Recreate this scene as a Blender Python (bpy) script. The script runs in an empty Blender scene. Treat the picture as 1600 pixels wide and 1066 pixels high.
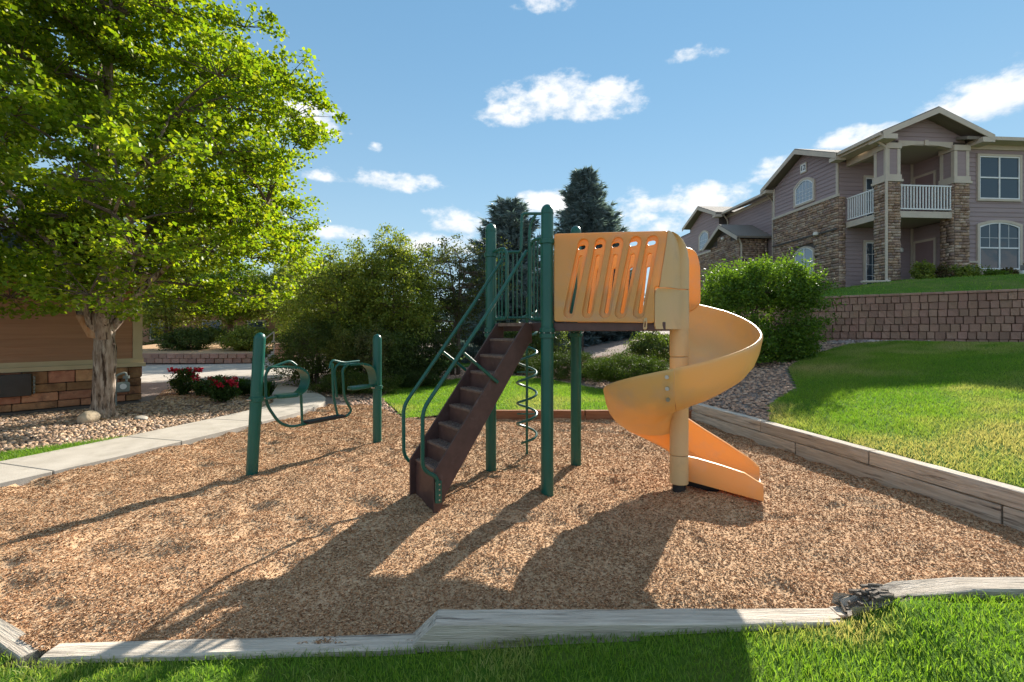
import bpy, bmesh, math, random
import numpy as np
from mathutils import Vector, Matrix, noise as mnoise

# ------------------------------------------------------------------ camera, sky, sun, exposure
SC = bpy.context.scene
COL = SC.collection
EYE = 1.65
FPX = 741.0          # focal length in pixels of the 1600 px wide photograph
cam_d = bpy.data.cameras.new('camera'); cam = bpy.data.objects.new('camera', cam_d)
COL.objects.link(cam)
cam.location = (0, 0, EYE); cam.rotation_euler = (math.radians(90), 0, 0)
cam_d.sensor_width = 36.0; cam_d.lens = 36.0 * FPX / 1600.0
cam_d.shift_y = -0.010; cam_d.clip_start = 0.05; cam_d.clip_end = 3000
SC.camera = cam
SUN_AZ = math.radians(28.5)      # clockwise from +Y
SUN_EL = math.radians(29.5)
SC.view_settings.view_transform = 'Standard'; SC.view_settings.look = 'None'
SC.view_settings.exposure = 1.38; SC.view_settings.gamma = 1.0
SC.view_settings.use_curve_mapping = False

sun_d = bpy.data.lights.new('sun', 'SUN'); sun = bpy.data.objects.new('sun', sun_d); COL.objects.link(sun)
sun_d.energy = 4.0; sun_d.angle = math.radians(0.55); sun_d.color = (1.0, 0.93, 0.82)
sdir = Vector((math.sin(SUN_AZ)*math.cos(SUN_EL), math.cos(SUN_AZ)*math.cos(SUN_EL), math.sin(SUN_EL)))
sun.rotation_euler = sdir.to_track_quat('Z', 'Y').to_euler()
sun.location = sdir * 60

W = bpy.data.worlds.new('World'); SC.world = W; W.use_nodes = True
W.cycles.sampling_method = 'MANUAL'; W.cycles.sample_map_resolution = 512
SC.cycles.max_bounces = 7; SC.cycles.diffuse_bounces = 4; SC.cycles.glossy_bounces = 2; SC.cycles.transmission_bounces = 4; SC.cycles.transparent_max_bounces = 4
SC.cycles.caustics_reflective = False; SC.cycles.caustics_refractive = False

def build_world():
    nt = W.node_tree; N = nt.nodes; Lk = nt.links; N.clear()
    out = N.new('ShaderNodeOutputWorld'); bg = N.new('ShaderNodeBackground')
    bg.inputs['Strength'].default_value = 0.098
    sky = N.new('ShaderNodeTexSky'); sky.sky_type = 'NISHITA'; sky.sun_disc = False
    sky.sun_elevation = SUN_EL; sky.sun_rotation = SUN_AZ; sky.altitude = 1700; sky.air_density = 1.6
    sky.dust_density = 0.0; sky.ozone_density = 3.0
    tc = N.new('ShaderNodeTexCoord'); vec = tc.outputs['Generated']
    def M(op, a, b=None, c=None):
        n = N.new('ShaderNodeMath'); n.operation = op
        for i, v in enumerate((a, b, c)):
            if v is None: continue
            if isinstance(v, (int, float)): n.inputs[i].default_value = v
            else: Lk.new(v, n.inputs[i])
        return n.outputs[0]
    def dot(v):
        n = N.new('ShaderNodeVectorMath'); n.operation = 'DOT_PRODUCT'
        Lk.new(vec, n.inputs[0]); n.inputs[1].default_value = v; return n.outputs['Value']
    def nz(scale, detail, rough, seed):
        mp = N.new('ShaderNodeMapping'); Lk.new(vec, mp.inputs[0])
        mp.inputs['Location'].default_value = (seed, seed*.7, seed*.3); mp.inputs['Scale'].default_value = (1, 1, 1.7)
        n = N.new('ShaderNodeTexNoise'); n.inputs['Scale'].default_value = scale
        n.inputs['Detail'].default_value = detail; n.inputs['Roughness'].default_value = rough
        Lk.new(mp.outputs[0], n.inputs['Vector']); return n.outputs[0]
    n1 = nz(9.0, 7, 0.60, 0.0); n2 = nz(30.0, 5, 0.6, 3.1)
    nn = M('ADD', M('MULTIPLY', M('SUBTRACT', n1, 0.5), 2.9), M('MULTIPLY', M('SUBTRACT', n2, 0.5), 1.4))
    # cumulus puffs: direction (azimuth, height) and half-sizes
    clouds = [(880,160,100,30,.95),(810,178,60,20,.85),(950,142,52,20,.9),(600,282,78,18,.85),(485,182,48,26,.9),(1080,86,40,14,.8),
              (842,10,40,14,.55),(716,350,48,22,.95),(690,384,90,24,.8),(515,366,58,12,.7),(1060,318,105,25,.9),
              (1218,270,34,22,.95),(1120,345,70,18,.6),(1342,216,46,14,.8),(1568,150,56,26,1),(862,322,55,20,.9),
              (588,232,13,9,.6),(505,276,26,10,.6),(1000,350,80,30,.8),(400,205,30,14,.8)]
    dens = None; hgt = None
    for (px, py, rx, ry, am) in clouds:
        c = Vector(((px-800)/FPX, 1, (517-py)/FPX)); ln = c.length; c.normalize()
        r = Vector((c.y, -c.x, 0)).normalized(); u = r.cross(c).normalized()
        a = M('MULTIPLY', dot(r), FPX*0.9/rx); b = M('MULTIPLY', dot(u), FPX*0.9/ry)
        bl = M('MULTIPLY', b, 1.0)
        lo = M('MINIMUM', bl, 0.0)                       # flatter base
        e = M('ADD', M('MULTIPLY', a, a), M('ADD', M('MULTIPLY', b, b), M('MULTIPLY', M('MULTIPLY', lo, lo), .8)))
        d = M('SUBTRACT', am, M('MULTIPLY', e, 0.75))
        fr = M('GREATER_THAN', dot(c), 0.0)
        d = M('SUBTRACT', M('MULTIPLY', M('ADD', d, 6.0), fr), 6.0)
        wgt = M('MULTIPLY', M('ADD', b, 1.2), 0.42)
        if dens is None: dens, hgt = d, wgt
        else:
            gt = M('GREATER_THAN', d, dens)
            hgt = M('ADD', M('MULTIPLY', gt, wgt), M('MULTIPLY', M('SUBTRACT', 1.0, gt), hgt))
            dens = M('MAXIMUM', dens, d)
    # unseen cumulus outside the view, denser than in it, added to brighten the shade
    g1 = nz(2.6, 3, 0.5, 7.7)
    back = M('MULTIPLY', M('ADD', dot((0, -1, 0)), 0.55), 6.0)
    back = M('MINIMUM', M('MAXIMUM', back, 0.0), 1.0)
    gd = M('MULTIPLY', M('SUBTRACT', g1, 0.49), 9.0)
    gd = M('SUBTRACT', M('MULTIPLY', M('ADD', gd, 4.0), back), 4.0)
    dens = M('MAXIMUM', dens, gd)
    tot = M('ADD', dens, nn)
    mr = N.new('ShaderNodeMapRange'); mr.interpolation_type = 'SMOOTHSTEP'
    Lk.new(tot, mr.inputs[0]); mr.inputs[1].default_value = 0.08; mr.inputs[2].default_value = 0.95
    mask = M('MULTIPLY', mr.outputs[0], 0.94)
    # white heads, blue-grey bases
    sh = M('ADD', hgt, M('MULTIPLY', M('SUBTRACT', n1, 0.5), 1.6))
    rp = N.new('ShaderNodeValToRGB'); Lk.new(sh, rp.inputs[0])
    rp.color_ramp.elements[0].position = 0.0; rp.color_ramp.elements[0].color = (2.9, 3.3, 3.7, 1)
    rp.color_ramp.elements[1].position = 0.55; rp.color_ramp.elements[1].color = (4.5, 4.5, 4.5, 1)
    # tone curve, brightening the fill: flatten the contrast of the clear sky all round
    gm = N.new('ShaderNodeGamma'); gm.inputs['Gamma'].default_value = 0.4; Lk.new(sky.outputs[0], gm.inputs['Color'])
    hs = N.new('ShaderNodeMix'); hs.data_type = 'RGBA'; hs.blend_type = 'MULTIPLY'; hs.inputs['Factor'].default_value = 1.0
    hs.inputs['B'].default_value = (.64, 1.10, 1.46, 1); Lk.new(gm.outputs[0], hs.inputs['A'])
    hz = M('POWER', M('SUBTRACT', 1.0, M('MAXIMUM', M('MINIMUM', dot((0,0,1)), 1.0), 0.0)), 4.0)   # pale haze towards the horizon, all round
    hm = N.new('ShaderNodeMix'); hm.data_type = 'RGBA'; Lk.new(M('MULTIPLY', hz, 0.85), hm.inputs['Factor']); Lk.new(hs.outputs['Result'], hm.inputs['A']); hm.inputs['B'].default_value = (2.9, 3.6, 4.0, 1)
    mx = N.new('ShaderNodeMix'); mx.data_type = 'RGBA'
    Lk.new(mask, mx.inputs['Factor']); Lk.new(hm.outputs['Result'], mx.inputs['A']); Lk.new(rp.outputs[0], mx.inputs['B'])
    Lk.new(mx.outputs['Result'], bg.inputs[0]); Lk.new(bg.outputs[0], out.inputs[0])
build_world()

# ------------------------------------------------------------------ helpers
random.seed(5)
RNG = np.random.default_rng(11)

def ray(px, py):
    return Vector(((px-800)/FPX, 1.0, (517-py)/FPX))
def at(px, py, Y):
    r = ray(px, py); return Vector((r.x*Y, Y, EYE + r.z*Y))
def on_plane(px, py, p0, d):
    """point of the vertical plane through p0 along d (2D) that the photograph shows at px, py"""
    k = (px-800)/FPX
    s = (k*p0[1] - p0[0]) / (d[0] - k*d[1])
    x, y = p0[0]+s*d[0], p0[1]+s*d[1]
    return Vector((x, y, EYE + (517-py)/FPX*y))

def tag(o, label=None, cat=None, group=None, kind=None):
    if label: o['label'] = label
    if cat: o['category'] = cat
    if group: o['group'] = group
    if kind: o['kind'] = kind
    return o
def empty(name, loc=(0,0,0), rz=0, label=None, cat=None, group=None):
    o = bpy.data.objects.new(name, None); COL.objects.link(o); o.location = loc; o.rotation_euler = (0,0,rz)
    o.empty_display_size = .2
    return tag(o, label, cat, group)
def link(name, me, parent=None, loc=None, rot=None, kind=None):
    o = bpy.data.objects.new(name, me); COL.objects.link(o)
    if parent: o.parent = parent
    if loc is not None: o.location = loc
    if rot is not None: o.rotation_euler = rot
    if kind: o['kind'] = kind
    return o

class MB:
    def __init__(s): s.v = []; s.f = []
    def add(s, vs, fs):
        b = len(s.v); s.v += [tuple(v) for v in vs]; s.f += [tuple(i+b for i in f) for f in fs]; return s
    def box(s, x0, x1, y0, y1, z0, z1):
        return s.add([(x0,y0,z0),(x1,y0,z0),(x1,y1,z0),(x0,y1,z0),(x0,y0,z1),(x1,y0,z1),(x1,y1,z1),(x0,y1,z1)],
                     [(0,3,2,1),(4,5,6,7),(0,1,5,4),(1,2,6,5),(2,3,7,6),(3,0,4,7)])
    def obox(s, c, ax, ay, az):
        """box with centre c and half-axis vectors"""
        c, ax, ay, az = Vector(c), Vector(ax), Vector(ay), Vector(az)
        vs = [c+sx*ax+sy*ay+sz*az for sz in (-1,1) for sx, sy in ((-1,-1),(1,-1),(1,1),(-1,1))]
        return s.add(vs, [(0,3,2,1),(4,5,6,7),(0,1,5,4),(1,2,6,5),(2,3,7,6),(3,0,4,7)])
    def prism(s, poly, off):
        """polygon of 3D points extruded by vector off"""
        off = Vector(off); n = len(poly); p = [Vector(q) for q in poly]
        vs = p + [q+off for q in p]
        fs = [tuple(range(n))[::-1], tuple(range(n, 2*n))] + [(i, (i+1)%n, n+(i+1)%n, n+i) for i in range(n)]
        return s.add(vs, fs)
    def tube(s, pts, r, n=10, cap=True):
        pts = [Vector(p) for p in pts]; m = len(pts)
        rs = r if isinstance(r, (list, tuple)) else [r]*m
        t0 = (pts[1]-pts[0]).normalized(); up = Vector((0,0,1)) if abs(t0.z) < .9 else Vector((1,0,0))
        nrm = t0.cross(up).normalized(); vs = []; prev = t0
        for i in range(m):
            a = pts[max(i-1,0)]; b = pts[min(i+1,m-1)]; t = (b-a)
            t = t.normalized() if t.length > 1e-9 else prev
            q = prev.rotation_difference(t); nrm = (q @ nrm).normalized(); prev = t
            bi = t.cross(nrm).normalized()
            for k in range(n):
                an = 2*math.pi*k/n
                vs.append(pts[i] + (nrm*math.cos(an)+bi*math.sin(an))*rs[i])
        fs = [(i*n+k, i*n+(k+1)%n, (i+1)*n+(k+1)%n, (i+1)*n+k) for i in range(m-1) for k in range(n)]
        if cap: fs += [tuple(range(n))[::-1], tuple(range((m-1)*n, m*n))]
        return s.add(vs, fs)
    def lathe(s, prof, c=(0,0,0), n=20):
        """(r, z) profile around a vertical axis"""
        vs = []; 
        for r, z in prof:
            for k in range(n):
                a = 2*math.pi*k/n; vs.append((c[0]+r*math.cos(a), c[1]+r*math.sin(a), c[2]+z))
        m = len(prof)
        fs = [(i*n+k, i*n+(k+1)%n, (i+1)*n+(k+1)%n, (i+1)*n+k) for i in range(m-1) for k in range(n)]
        fs += [tuple(range(n))[::-1], tuple(range((m-1)*n, m*n))]
        return s.add(vs, fs)
    def grid(s, rows, close=False):
        m = len(rows); n = len(rows[0]); vs = [p for r in rows for p in r]; fs = []
        for i in range(m-1):
            for k in range(n if close else n-1):
                fs.append((i*n+k, i*n+(k+1)%n, (i+1)*n+(k+1)%n, (i+1)*n+k))
        return s.add(vs, fs)
    def mesh(s, name, mat=None, smooth=False, bevel=0, seg=2, fix=True, ang=40):
        me = bpy.data.meshes.new(name); me.from_pydata(s.v, [], s.f)
        if fix or bevel:
            bm = bmesh.new(); bm.from_mesh(me)
            bmesh.ops.remove_doubles(bm, verts=bm.verts, dist=1e-5)
            bmesh.ops.recalc_face_normals(bm, faces=bm.faces)
            if bevel:
                es = [e for e in bm.edges if len(e.link_faces) == 2 and e.calc_face_angle(0) > math.radians(30)]
                bmesh.ops.bevel(bm, geom=es, offset=bevel, segments=seg, affect='EDGES', profile=.5, clamp_overlap=True)
            bm.to_mesh(me); bm.free()
        if smooth:
            me.shade_smooth()
            if ang: me.set_sharp_from_angle(angle=math.radians(ang))
        if mat: me.materials.append(mat)
        return me
    def build(s, name, mat, parent=None, smooth=False, bevel=0, seg=2, kind=None, fix=True, ang=40, loc=None, rot=None):
        return link(name, s.mesh(name, mat, smooth, bevel, seg, fix, ang), parent, loc, rot, kind)

def np_mesh(name, verts, faces, mat, cols=None, smooth=False):
    """verts (n,3), faces (m,k) arrays"""
    me = bpy.data.meshes.new(name); nv = len(verts); nf, k = faces.shape
    me.vertices.add(nv); me.vertices.foreach_set('co', np.ascontiguousarray(verts, dtype=np.float32).ravel())
    me.loops.add(nf*k); me.loops.foreach_set('vertex_index', np.ascontiguousarray(faces, dtype=np.int32).ravel())
    me.polygons.add(nf); me.polygons.foreach_set('loop_start', np.arange(0, nf*k, k, dtype=np.int32))
    me.update(calc_edges=True)
    if cols is not None:
        ca = me.color_attributes.new('Col', 'FLOAT_COLOR', 'POINT')
        c4 = np.ones((nv, 4), dtype=np.float32); c4[:, :3] = cols
        ca.data.foreach_set('color', c4.ravel())
    if smooth: me.shade_smooth()
    if mat: me.materials.append(mat)
    return me

def round_path(pts, r=.08, n=5):
    """fillet the corners of a polyline"""
    pts = [Vector(p) for p in pts]; out = [pts[0]]
    for i in range(1, len(pts)-1):
        a, b, c = pts[i-1], pts[i], pts[i+1]
        d1 = (a-b); d2 = (c-b); q = min(r, d1.length*.48, d2.length*.48)
        p1 = b + d1.normalized()*q; p2 = b + d2.normalized()*q
        for k in range(n+1):
            t = k/n; out.append((1-t)**2*p1 + 2*t*(1-t)*b + t*t*p2)
    out.append(pts[-1]); return out

# ---- materials
def nodes(name):
    m = bpy.data.materials.new(name); m.use_nodes = True; nt = m.node_tree
    return m, nt, nt.nodes['Principled BSDF'], nt.nodes['Material Output']
def pm(name, c1, c2=None, rough=.6, scale=6, detail=6, bump=0, bscale=60, stretch=(1,1,1), metal=0, spec=.5,
       c3=None, s3=1.5, t3=(.52,.68), rnd=0, trans=0, tcol=None, attr=False, coat=0, band=(.35,.65), hrand=0):
    """procedural material: two noise colours, a third stain colour, bump, per-object variation, translucency"""
    m, nt, bs, out = nodes(name); N = nt.nodes; L = nt.links
    tc = N.new('ShaderNodeTexCoord'); mp = N.new('ShaderNodeMapping'); mp.inputs['Scale'].default_value = stretch
    L.new(tc.outputs['Object'], mp.inputs[0]); vec = mp.outputs[0]
    oi = N.new('ShaderNodeObjectInfo')
    if rnd or hrand:
        ad = N.new('ShaderNodeVectorMath'); ad.operation = 'ADD'; L.new(mp.outputs[0], ad.inputs[0])
        cx = N.new('ShaderNodeCombineXYZ')
        mu = N.new('ShaderNodeMath'); mu.operation = 'MULTIPLY'; mu.inputs[1].default_value = 37.0
        L.new(oi.outputs['Random'], mu.inputs[0]); L.new(mu.outputs[0], cx.inputs[0]); L.new(mu.outputs[0], cx.inputs[1]); L.new(cx.outputs[0], ad.inputs[1])
        vec = ad.outputs[0]
    def noise(sc, dt, r=.55):
        n = N.new('ShaderNodeTexNoise'); n.inputs['Scale'].default_value = sc; n.inputs['Detail'].default_value = dt
        n.inputs['Roughness'].default_value = r; L.new(vec, n.inputs['Vector']); return n.outputs[0]
    def ramp(src, a, b):
        r = N.new('ShaderNodeMapRange'); r.inputs[1].default_value = a; r.inputs[2].default_value = b; L.new(src, r.inputs[0]); return r.outputs[0]
    def mix(f, a, b, mode='MIX'):
        x = N.new('ShaderNodeMix'); x.data_type = 'RGBA'; x.blend_type = mode
        for inp, v in (('Factor', f), ('A', a), ('B', b)):
            if isinstance(v, (int, float)): x.inputs[inp].default_value = v
            elif isinstance(v, tuple): x.inputs[inp].default_value = (*v, 1)
            else: L.new(v, x.inputs[inp])
        return x.outputs['Result']
    if attr:
        a = N.new('ShaderNodeVertexColor'); a.layer_name = 'Col'; colr = a.outputs['Color']
        if c2: colr = mix(ramp(noise(scale, detail), *band), colr, mix(1.0, colr, c2, 'MULTIPLY'))
    else:
        colr = None
        if c2: colr = mix(ramp(noise(scale, detail), *band), c1, c2)
    if c3:
        colr = mix(ramp(noise(s3, 8, .65), *t3), colr if colr is not None else c1, c3)
    if rnd:
        hv = N.new('ShaderNodeHueSaturation')
        r = N.new('ShaderNodeMapRange'); r.inputs[3].default_value = 1-rnd; r.inputs[4].default_value = 1+rnd
        L.new(oi.outputs['Random'], r.inputs[0]); L.new(r.outputs[0], hv.inputs['Value'])
        if hrand:
            r2 = N.new('ShaderNodeMapRange'); r2.inputs[3].default_value = .5-hrand; r2.inputs[4].default_value = .5+hrand
            fr = N.new('ShaderNodeMath'); fr.operation = 'FRACT'; m7 = N.new('ShaderNodeMath'); m7.operation = 'MULTIPLY'; m7.inputs[1].default_value = 7.31
            L.new(oi.outputs['Random'], m7.inputs[0]); L.new(m7.outputs[0], fr.inputs[0]); L.new(fr.outputs[0], r2.inputs[0]); L.new(r2.outputs[0], hv.inputs['Hue'])
        if colr is None: hv.inputs['Color'].default_value = (*c1, 1)
        else: L.new(colr, hv.inputs['Color'])
        colr = hv.outputs[0]
    if colr is None: bs.inputs['Base Color'].default_value = (*c1, 1)
    else: L.new(colr, bs.inputs['Base Color'])
    bs.inputs['Roughness'].default_value = rough; bs.inputs['Metallic'].default_value = metal
    bs.inputs['Specular IOR Level'].default_value = spec; bs.inputs['Coat Weight'].default_value = coat
    if bump:
        bp = N.new('ShaderNodeBump'); bp.inputs['Strength'].default_value = 1.0; bp.inputs['Distance'].default_value = bump
        L.new(noise(bscale, 5, .6), bp.inputs['Height']); L.new(bp.outputs[0], bs.inputs['Normal'])
    if trans:
        tb = N.new('ShaderNodeBsdfTranslucent'); mxs = N.new('ShaderNodeMixShader'); mxs.inputs[0].default_value = trans
        if tcol is not None:
            if attr: L.new(mix(1.0, colr, tcol, 'MULTIPLY'), tb.inputs[0])
            else: tb.inputs[0].default_value = (*tcol, 1)
        elif colr is not None: L.new(colr, tb.inputs[0])
        L.new(bs.outputs[0], mxs.inputs[1]); L.new(tb.outputs[0], mxs.inputs[2]); L.new(mxs.outputs[0], out.inputs[0])
    return m

MT = {}
MT['mulch'] = pm('mulch', (.50,.32,.18), (.62,.42,.26), .95, 26, 8, .012, 55, c3=(.34,.20,.11), s3=9, t3=(.60,.76), spec=.1)
MT['chip'] = pm('wood_chip', (1,1,1), None, .9, attr=True, spec=.15)
MT['rockbed'] = pm('rock_bed', (.22,.17,.14), (.36,.29,.25), .95, 40, 6, .03, 45, spec=.15)
MT['rock'] = pm('river_rock', (1,1,1), None, .85, attr=True, spec=.2)
MT['lawn'] = pm('lawn', (.065,.15,.014), (.10,.19,.022), .95, 30, 6, .02, 90, c3=(.17,.19,.05), s3=.55, t3=(.50,.68), spec=.1)
MT['grass'] = pm('grass_blade', (1,1,1), None, .6, attr=True, trans=.45, tcol=(1.5,1.6,.8), spec=.3)
MT['concrete'] = pm('concrete', (.42,.375,.315), (.50,.45,.385), .9, 3, 8, .002, 160, c3=(.33,.29,.24), s3=1.6, t3=(.52,.72), spec=.2)
MT['green'] = pm('green_powder_coat', (.003,.088,.064), (.006,.105,.076), .34, 3, 4, .0008, 220, spec=.5, c3=(.05,.15,.12), s3=16, t3=(.62,.76))
MT['brown'] = pm('brown_coated_steel', (.070,.036,.032), (.095,.050,.044), .5, 12, 6, .001, 120, c3=(.15,.10,.095), s3=7, t3=(.60,.80))
MT['tread'] = pm('worn_tread', (.12,.075,.06), (.19,.13,.105), .55, 20, 6, .006, 90, c3=(.20,.155,.13), s3=14, t3=(.52,.7))
MT['bolt'] = pm('steel_bolt', (.5,.48,.45), None, .35, metal=.9)
MT['orange'] = pm('orange_plastic', (.82,.44,.125), (.79,.46,.16), .42, 1.6, 5, .0015, 300, c3=(.66,.45,.26), s3=4.0, t3=(.50,.70), trans=.28, tcol=(.95,.48,.08))
MT['yellow'] = pm('yellow_plastic', (.77,.48,.16), (.74,.49,.20), .40, 1.3, 5, .0015, 300, c3=(.64,.45,.24), s3=3.4, t3=(.52,.74), trans=.18, tcol=(.95,.52,.10))
MT['tan'] = pm('tan_plastic', (.66,.47,.23), (.62,.46,.26), .45, 2, 5, .001, 300, c3=(.55,.40,.22), s3=5, t3=(.55,.75), trans=.10, tcol=(.9,.5,.12))
MT['black'] = pm('black_rubber', (.018,.016,.016), None, .7)
MT['timber'] = pm('weathered_timber', (.44,.375,.30), (.64,.56,.465), .85, 5, 9, .010, 16, (.6,10,10), c3=(.13,.10,.08), s3=2.6, t3=(.55,.68), rnd=.14, spec=.2)
MT['timber_red'] = pm('red_stained_timber', (.26,.105,.05), (.34,.15,.075), .85, 5, 8, .005, 14, (.6,8,8), c3=(.12,.06,.04), s3=2, t3=(.58,.74), rnd=.1, spec=.2)
MT['rotten'] = pm('rotten_wood', (.12,.10,.085), (.36,.31,.26), .95, 12, 8, .03, 20, (1,5,5), spec=.1)
MT['bark'] = pm('bark', (.24,.17,.12), (.52,.43,.35), .95, 9, 9, .06, 9, (2.4,2.4,.4), c3=(.07,.045,.032), s3=5, t3=(.52,.60), spec=.15)
MT['bark_dark'] = pm('dark_bark', (.10,.075,.058), (.17,.13,.10), .95, 9, 8, .02, 14, (2,2,.5), spec=.1)
MT['maple'] = pm('maple_leaf', (1,1,1), None, .45, attr=True, trans=.52, tcol=(2.0,1.9,.55), spec=.35)
MT['leaf'] = pm('shrub_leaf', (1,1,1), None, .5, attr=True, trans=.40, tcol=(1.7,1.7,.6), spec=.3)
MT['needle'] = pm('needles', (1,1,1), None, .6, attr=True, trans=.28, tcol=(1.3,1.4,1.0), spec=.25)
MT['petal'] = pm('petal', (1,1,1), None, .6, attr=True, trans=.35, tcol=(1.3,1,1))
# ------------------------------------------------------------------ terrain
def sstep(a, b, x):
    t = np.clip((x-a)/(b-a), 0, 1); return t*t*(3-2*t)
def vnoise(x, y, f, seed=0):
    """cheap smooth value noise, vectorised"""
    x = np.asarray(x, float)*f + seed*17.13; y = np.asarray(y, float)*f + seed*9.71
    xi = np.floor(x); yi = np.floor(y); fx = x-xi; fy = y-yi
    def hsh(a, b):
        s = np.sin(a*127.1 + b*311.7 + seed*74.7)*43758.5453; return s-np.floor(s)
    u = fx*fx*(3-2*fx); v = fy*fy*(3-2*fy)
    return (hsh(xi,yi)*(1-u)+hsh(xi+1,yi)*u)*(1-v) + (hsh(xi,yi+1)*(1-u)+hsh(xi+1,yi+1)*u)*v
RB0 = (4.535, 2.62); RB1 = (3.40, 8.86)                 # right border of the playground, near and far end
rl = math.hypot(RB1[0]-RB0[0], RB1[1]-RB0[1]); RBD = ((RB1[0]-RB0[0])/rl, (RB1[1]-RB0[1])/rl); RBN = (RBD[1], -RBD[0])
FRONT = 2.56
def in_poly(x, y, poly):
    x = np.asarray(x); y = np.asarray(y); ins = np.zeros(x.shape, bool); n = len(poly)
    for i in range(n):
        x0, y0 = poly[i]; x1, y1 = poly[(i+1) % n]
        if y0 == y1: continue
        c = ((y0 > y) != (y1 > y)) & (x < (x1-x0)*(y-y0)/(y1-y0)+x0)
        ins ^= c
    return ins
PLAY = [(-2.43,2.43),(-.3,2.49),(4.56,2.58),(3.42,8.82),(-0.4,8.84),(-2.05,8.9),(-3.05,10.6),(-4.05,10.6),(-4.1,9.5),(-4.55,7.6),(-5.0,6.05),(-5.35,4.9),(-5.9,3.75),(-5.0,3.60),(-3.4,2.86)]
WALL = [(8.55,30.0),(8.6,18.0),(8.75,15.6),(9.3,14.45),(10.3,13.55),(12.6,11.7),(17.0,8.2),(24,3)]
def dist_line(x, y, pts):
    """signed distance to an open polyline (positive on its right when walking along it)"""
    best = np.full(np.shape(x), 1e9); sg = np.ones(np.shape(x))
    for (x0,y0),(x1,y1) in zip(pts[:-1], pts[1:]):
        dx, dy = x1-x0, y1-y0; l2 = dx*dx+dy*dy
        t = np.clip(((x-x0)*dx+(y-y0)*dy)/l2, 0, 1)
        d = np.hypot(x-x0-t*dx, y-y0-t*dy); c = (x-x0)*dy-(y-y0)*dx
        m = d < best; best = np.where(m, d, best); sg = np.where(m, np.sign(c), sg)
    return best*sg
def H(x, y):
    x = np.asarray(x, float); y = np.asarray(y, float)
    u = (x-RB0[0])*RBN[0] + (y-RB0[1])*RBN[1]
    side = np.where(u > .02, sstep(.02,.12,u)*.27 + 1.10*np.clip(u/7.2,0,1)**.95, 0)
    back = sstep(8.80,8.92,y)*sstep(-2.4,-.6,x)*(.13+.018*np.clip(y-8.8,0,14))*(1-sstep(0,.4,u))
    bank = .05*sstep(-5.8,-7.5,x)
    h = np.maximum(side, back) + bank
    h = np.where((u > .02) & (y > 8.8), np.maximum(side, .13), h)
    fx = np.interp(x, [-6,-.7,.2,1.5,1.75,2.05,3,8], [0,.0,.06,.115,.14,.245,.255,.45])
    front = 1-sstep(2.49,2.60,y)
    h = h*(1-front) + fx*front
    mound = .055*np.exp(-(((x-1.75)/.9)**2+((y-4.75)/.7)**2))
    dip = -.02*np.exp(-(((x+.75)/.5)**2+((y-4.5)/.4)**2))
    ins = in_poly(x, y, PLAY)
    h = h + np.where(ins, mound+dip+.04*(vnoise(x,y,1.3,1)-.5)+.03*(vnoise(x,y,3.7,2)-.5)+.075*(vnoise(x,y,5.6,12)-.5)*vnoise(x,y,1.9,13)-.16*np.clip(vnoise(x,y,3.6,14)-.72,0,1)-.05*np.exp(-(((x-2.75)/.35)**2+((y-4.6)/.4)**2)), .05*(vnoise(x,y,.5,3)-.5)*(np.abs(y)>3))
    return h
def terr(x, y):
    """height of the upper terrace behind the block wall"""
    d = dist_line(np.asarray(x, float), np.asarray(y, float), WALL)
    d = np.abs(d); return 2.60 + 1.0*sstep(.2, 7.0, d)

def sheet(name, xs, ys, hf, mat, mask=None, dz=0, kind='structure', label=None):
    X, Y = np.meshgrid(xs, ys); Z = hf(X, Y)+dz
    v = np.stack([X.ravel(), Y.ravel(), Z.ravel()], 1); nx, ny = len(xs), len(ys)
    i, j = np.meshgrid(np.arange(nx-1), np.arange(ny-1)); i = i.ravel(); j = j.ravel()
    f = np.stack([j*nx+i, j*nx+i+1, (j+1)*nx+i+1, (j+1)*nx+i], 1)
    if mask is not None:
        cx = v[f, 0].mean(1); cy = v[f, 1].mean(1); f = f[mask(cx, cy)]
        used = np.unique(f); mp = -np.ones(len(v), int); mp[used] = np.arange(len(used)); v = v[used]; f = mp[f]
    o = link(name, np_mesh(name, v, f, mat, smooth=True)); o['kind'] = kind
    if label: o['label'] = label
    return o
ax = np.concatenate([np.arange(-400,-60,40), np.arange(-60,-12,2.), np.arange(-12,-6,.5), np.arange(-6,6.5,.1), np.arange(6.5,24,.5), np.arange(24,60,2.), np.arange(60,401,40)])
ay = np.concatenate([np.arange(-100,-6,10.), np.arange(-6,1.5,.5), np.arange(1.5,9.6,.1), np.arange(9.6,30,.5), np.arange(30,80,4.), np.arange(80,601,40)])
sheet('ground', ax, ay, H, MT['rockbed'], dz=-.05)
sheet('playground_mulch', np.arange(-6.1,4.7,.06), np.arange(2.44,10.9,.06), H, MT['mulch'], lambda x, y: in_poly(x, y, PLAY))
# lawns
LAWN_R = [(4.60,2.62),(3.80,7.0),(4.35,8.0),(5.35,8.9),(5.85,9.9),(6.35,10.9),(7.6,12.2),(9.3,13.1),(10.6,12.55),(12.6,11.0),(17.5,7.0),(17.5,2.62)]
LAWN_C = [(-2.0,8.95),(-.35,8.95),(2.6,8.95),(2.35,9.6),(3.1,10.6),(2.2,12.1),(1.2,13.6),(-.4,15.4),(-2.4,15.9),(-3.5,14.6),(-3.3,12.0)]
LAWN_F = [(-7,-1.0),(7,-1.0),(7,2.55),(1.85,2.55),(1.8,2.47),(-.5,2.45),(-2.48,2.37),(-3.3,2.76),(-4.9,3.5),(-7,4.4)]
LAWN_S = [(-7.6,3.4),(-6.42,5.35),(-6.1,6.3),(-5.78,7.5),(-6.15,7.2),(-6.72,6.5),(-7.3,5.9),(-8.6,4.4)]
FENCE_LAWN = [(-6,21.5),(2,21.5),(4,30),(-8,30)]
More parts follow.
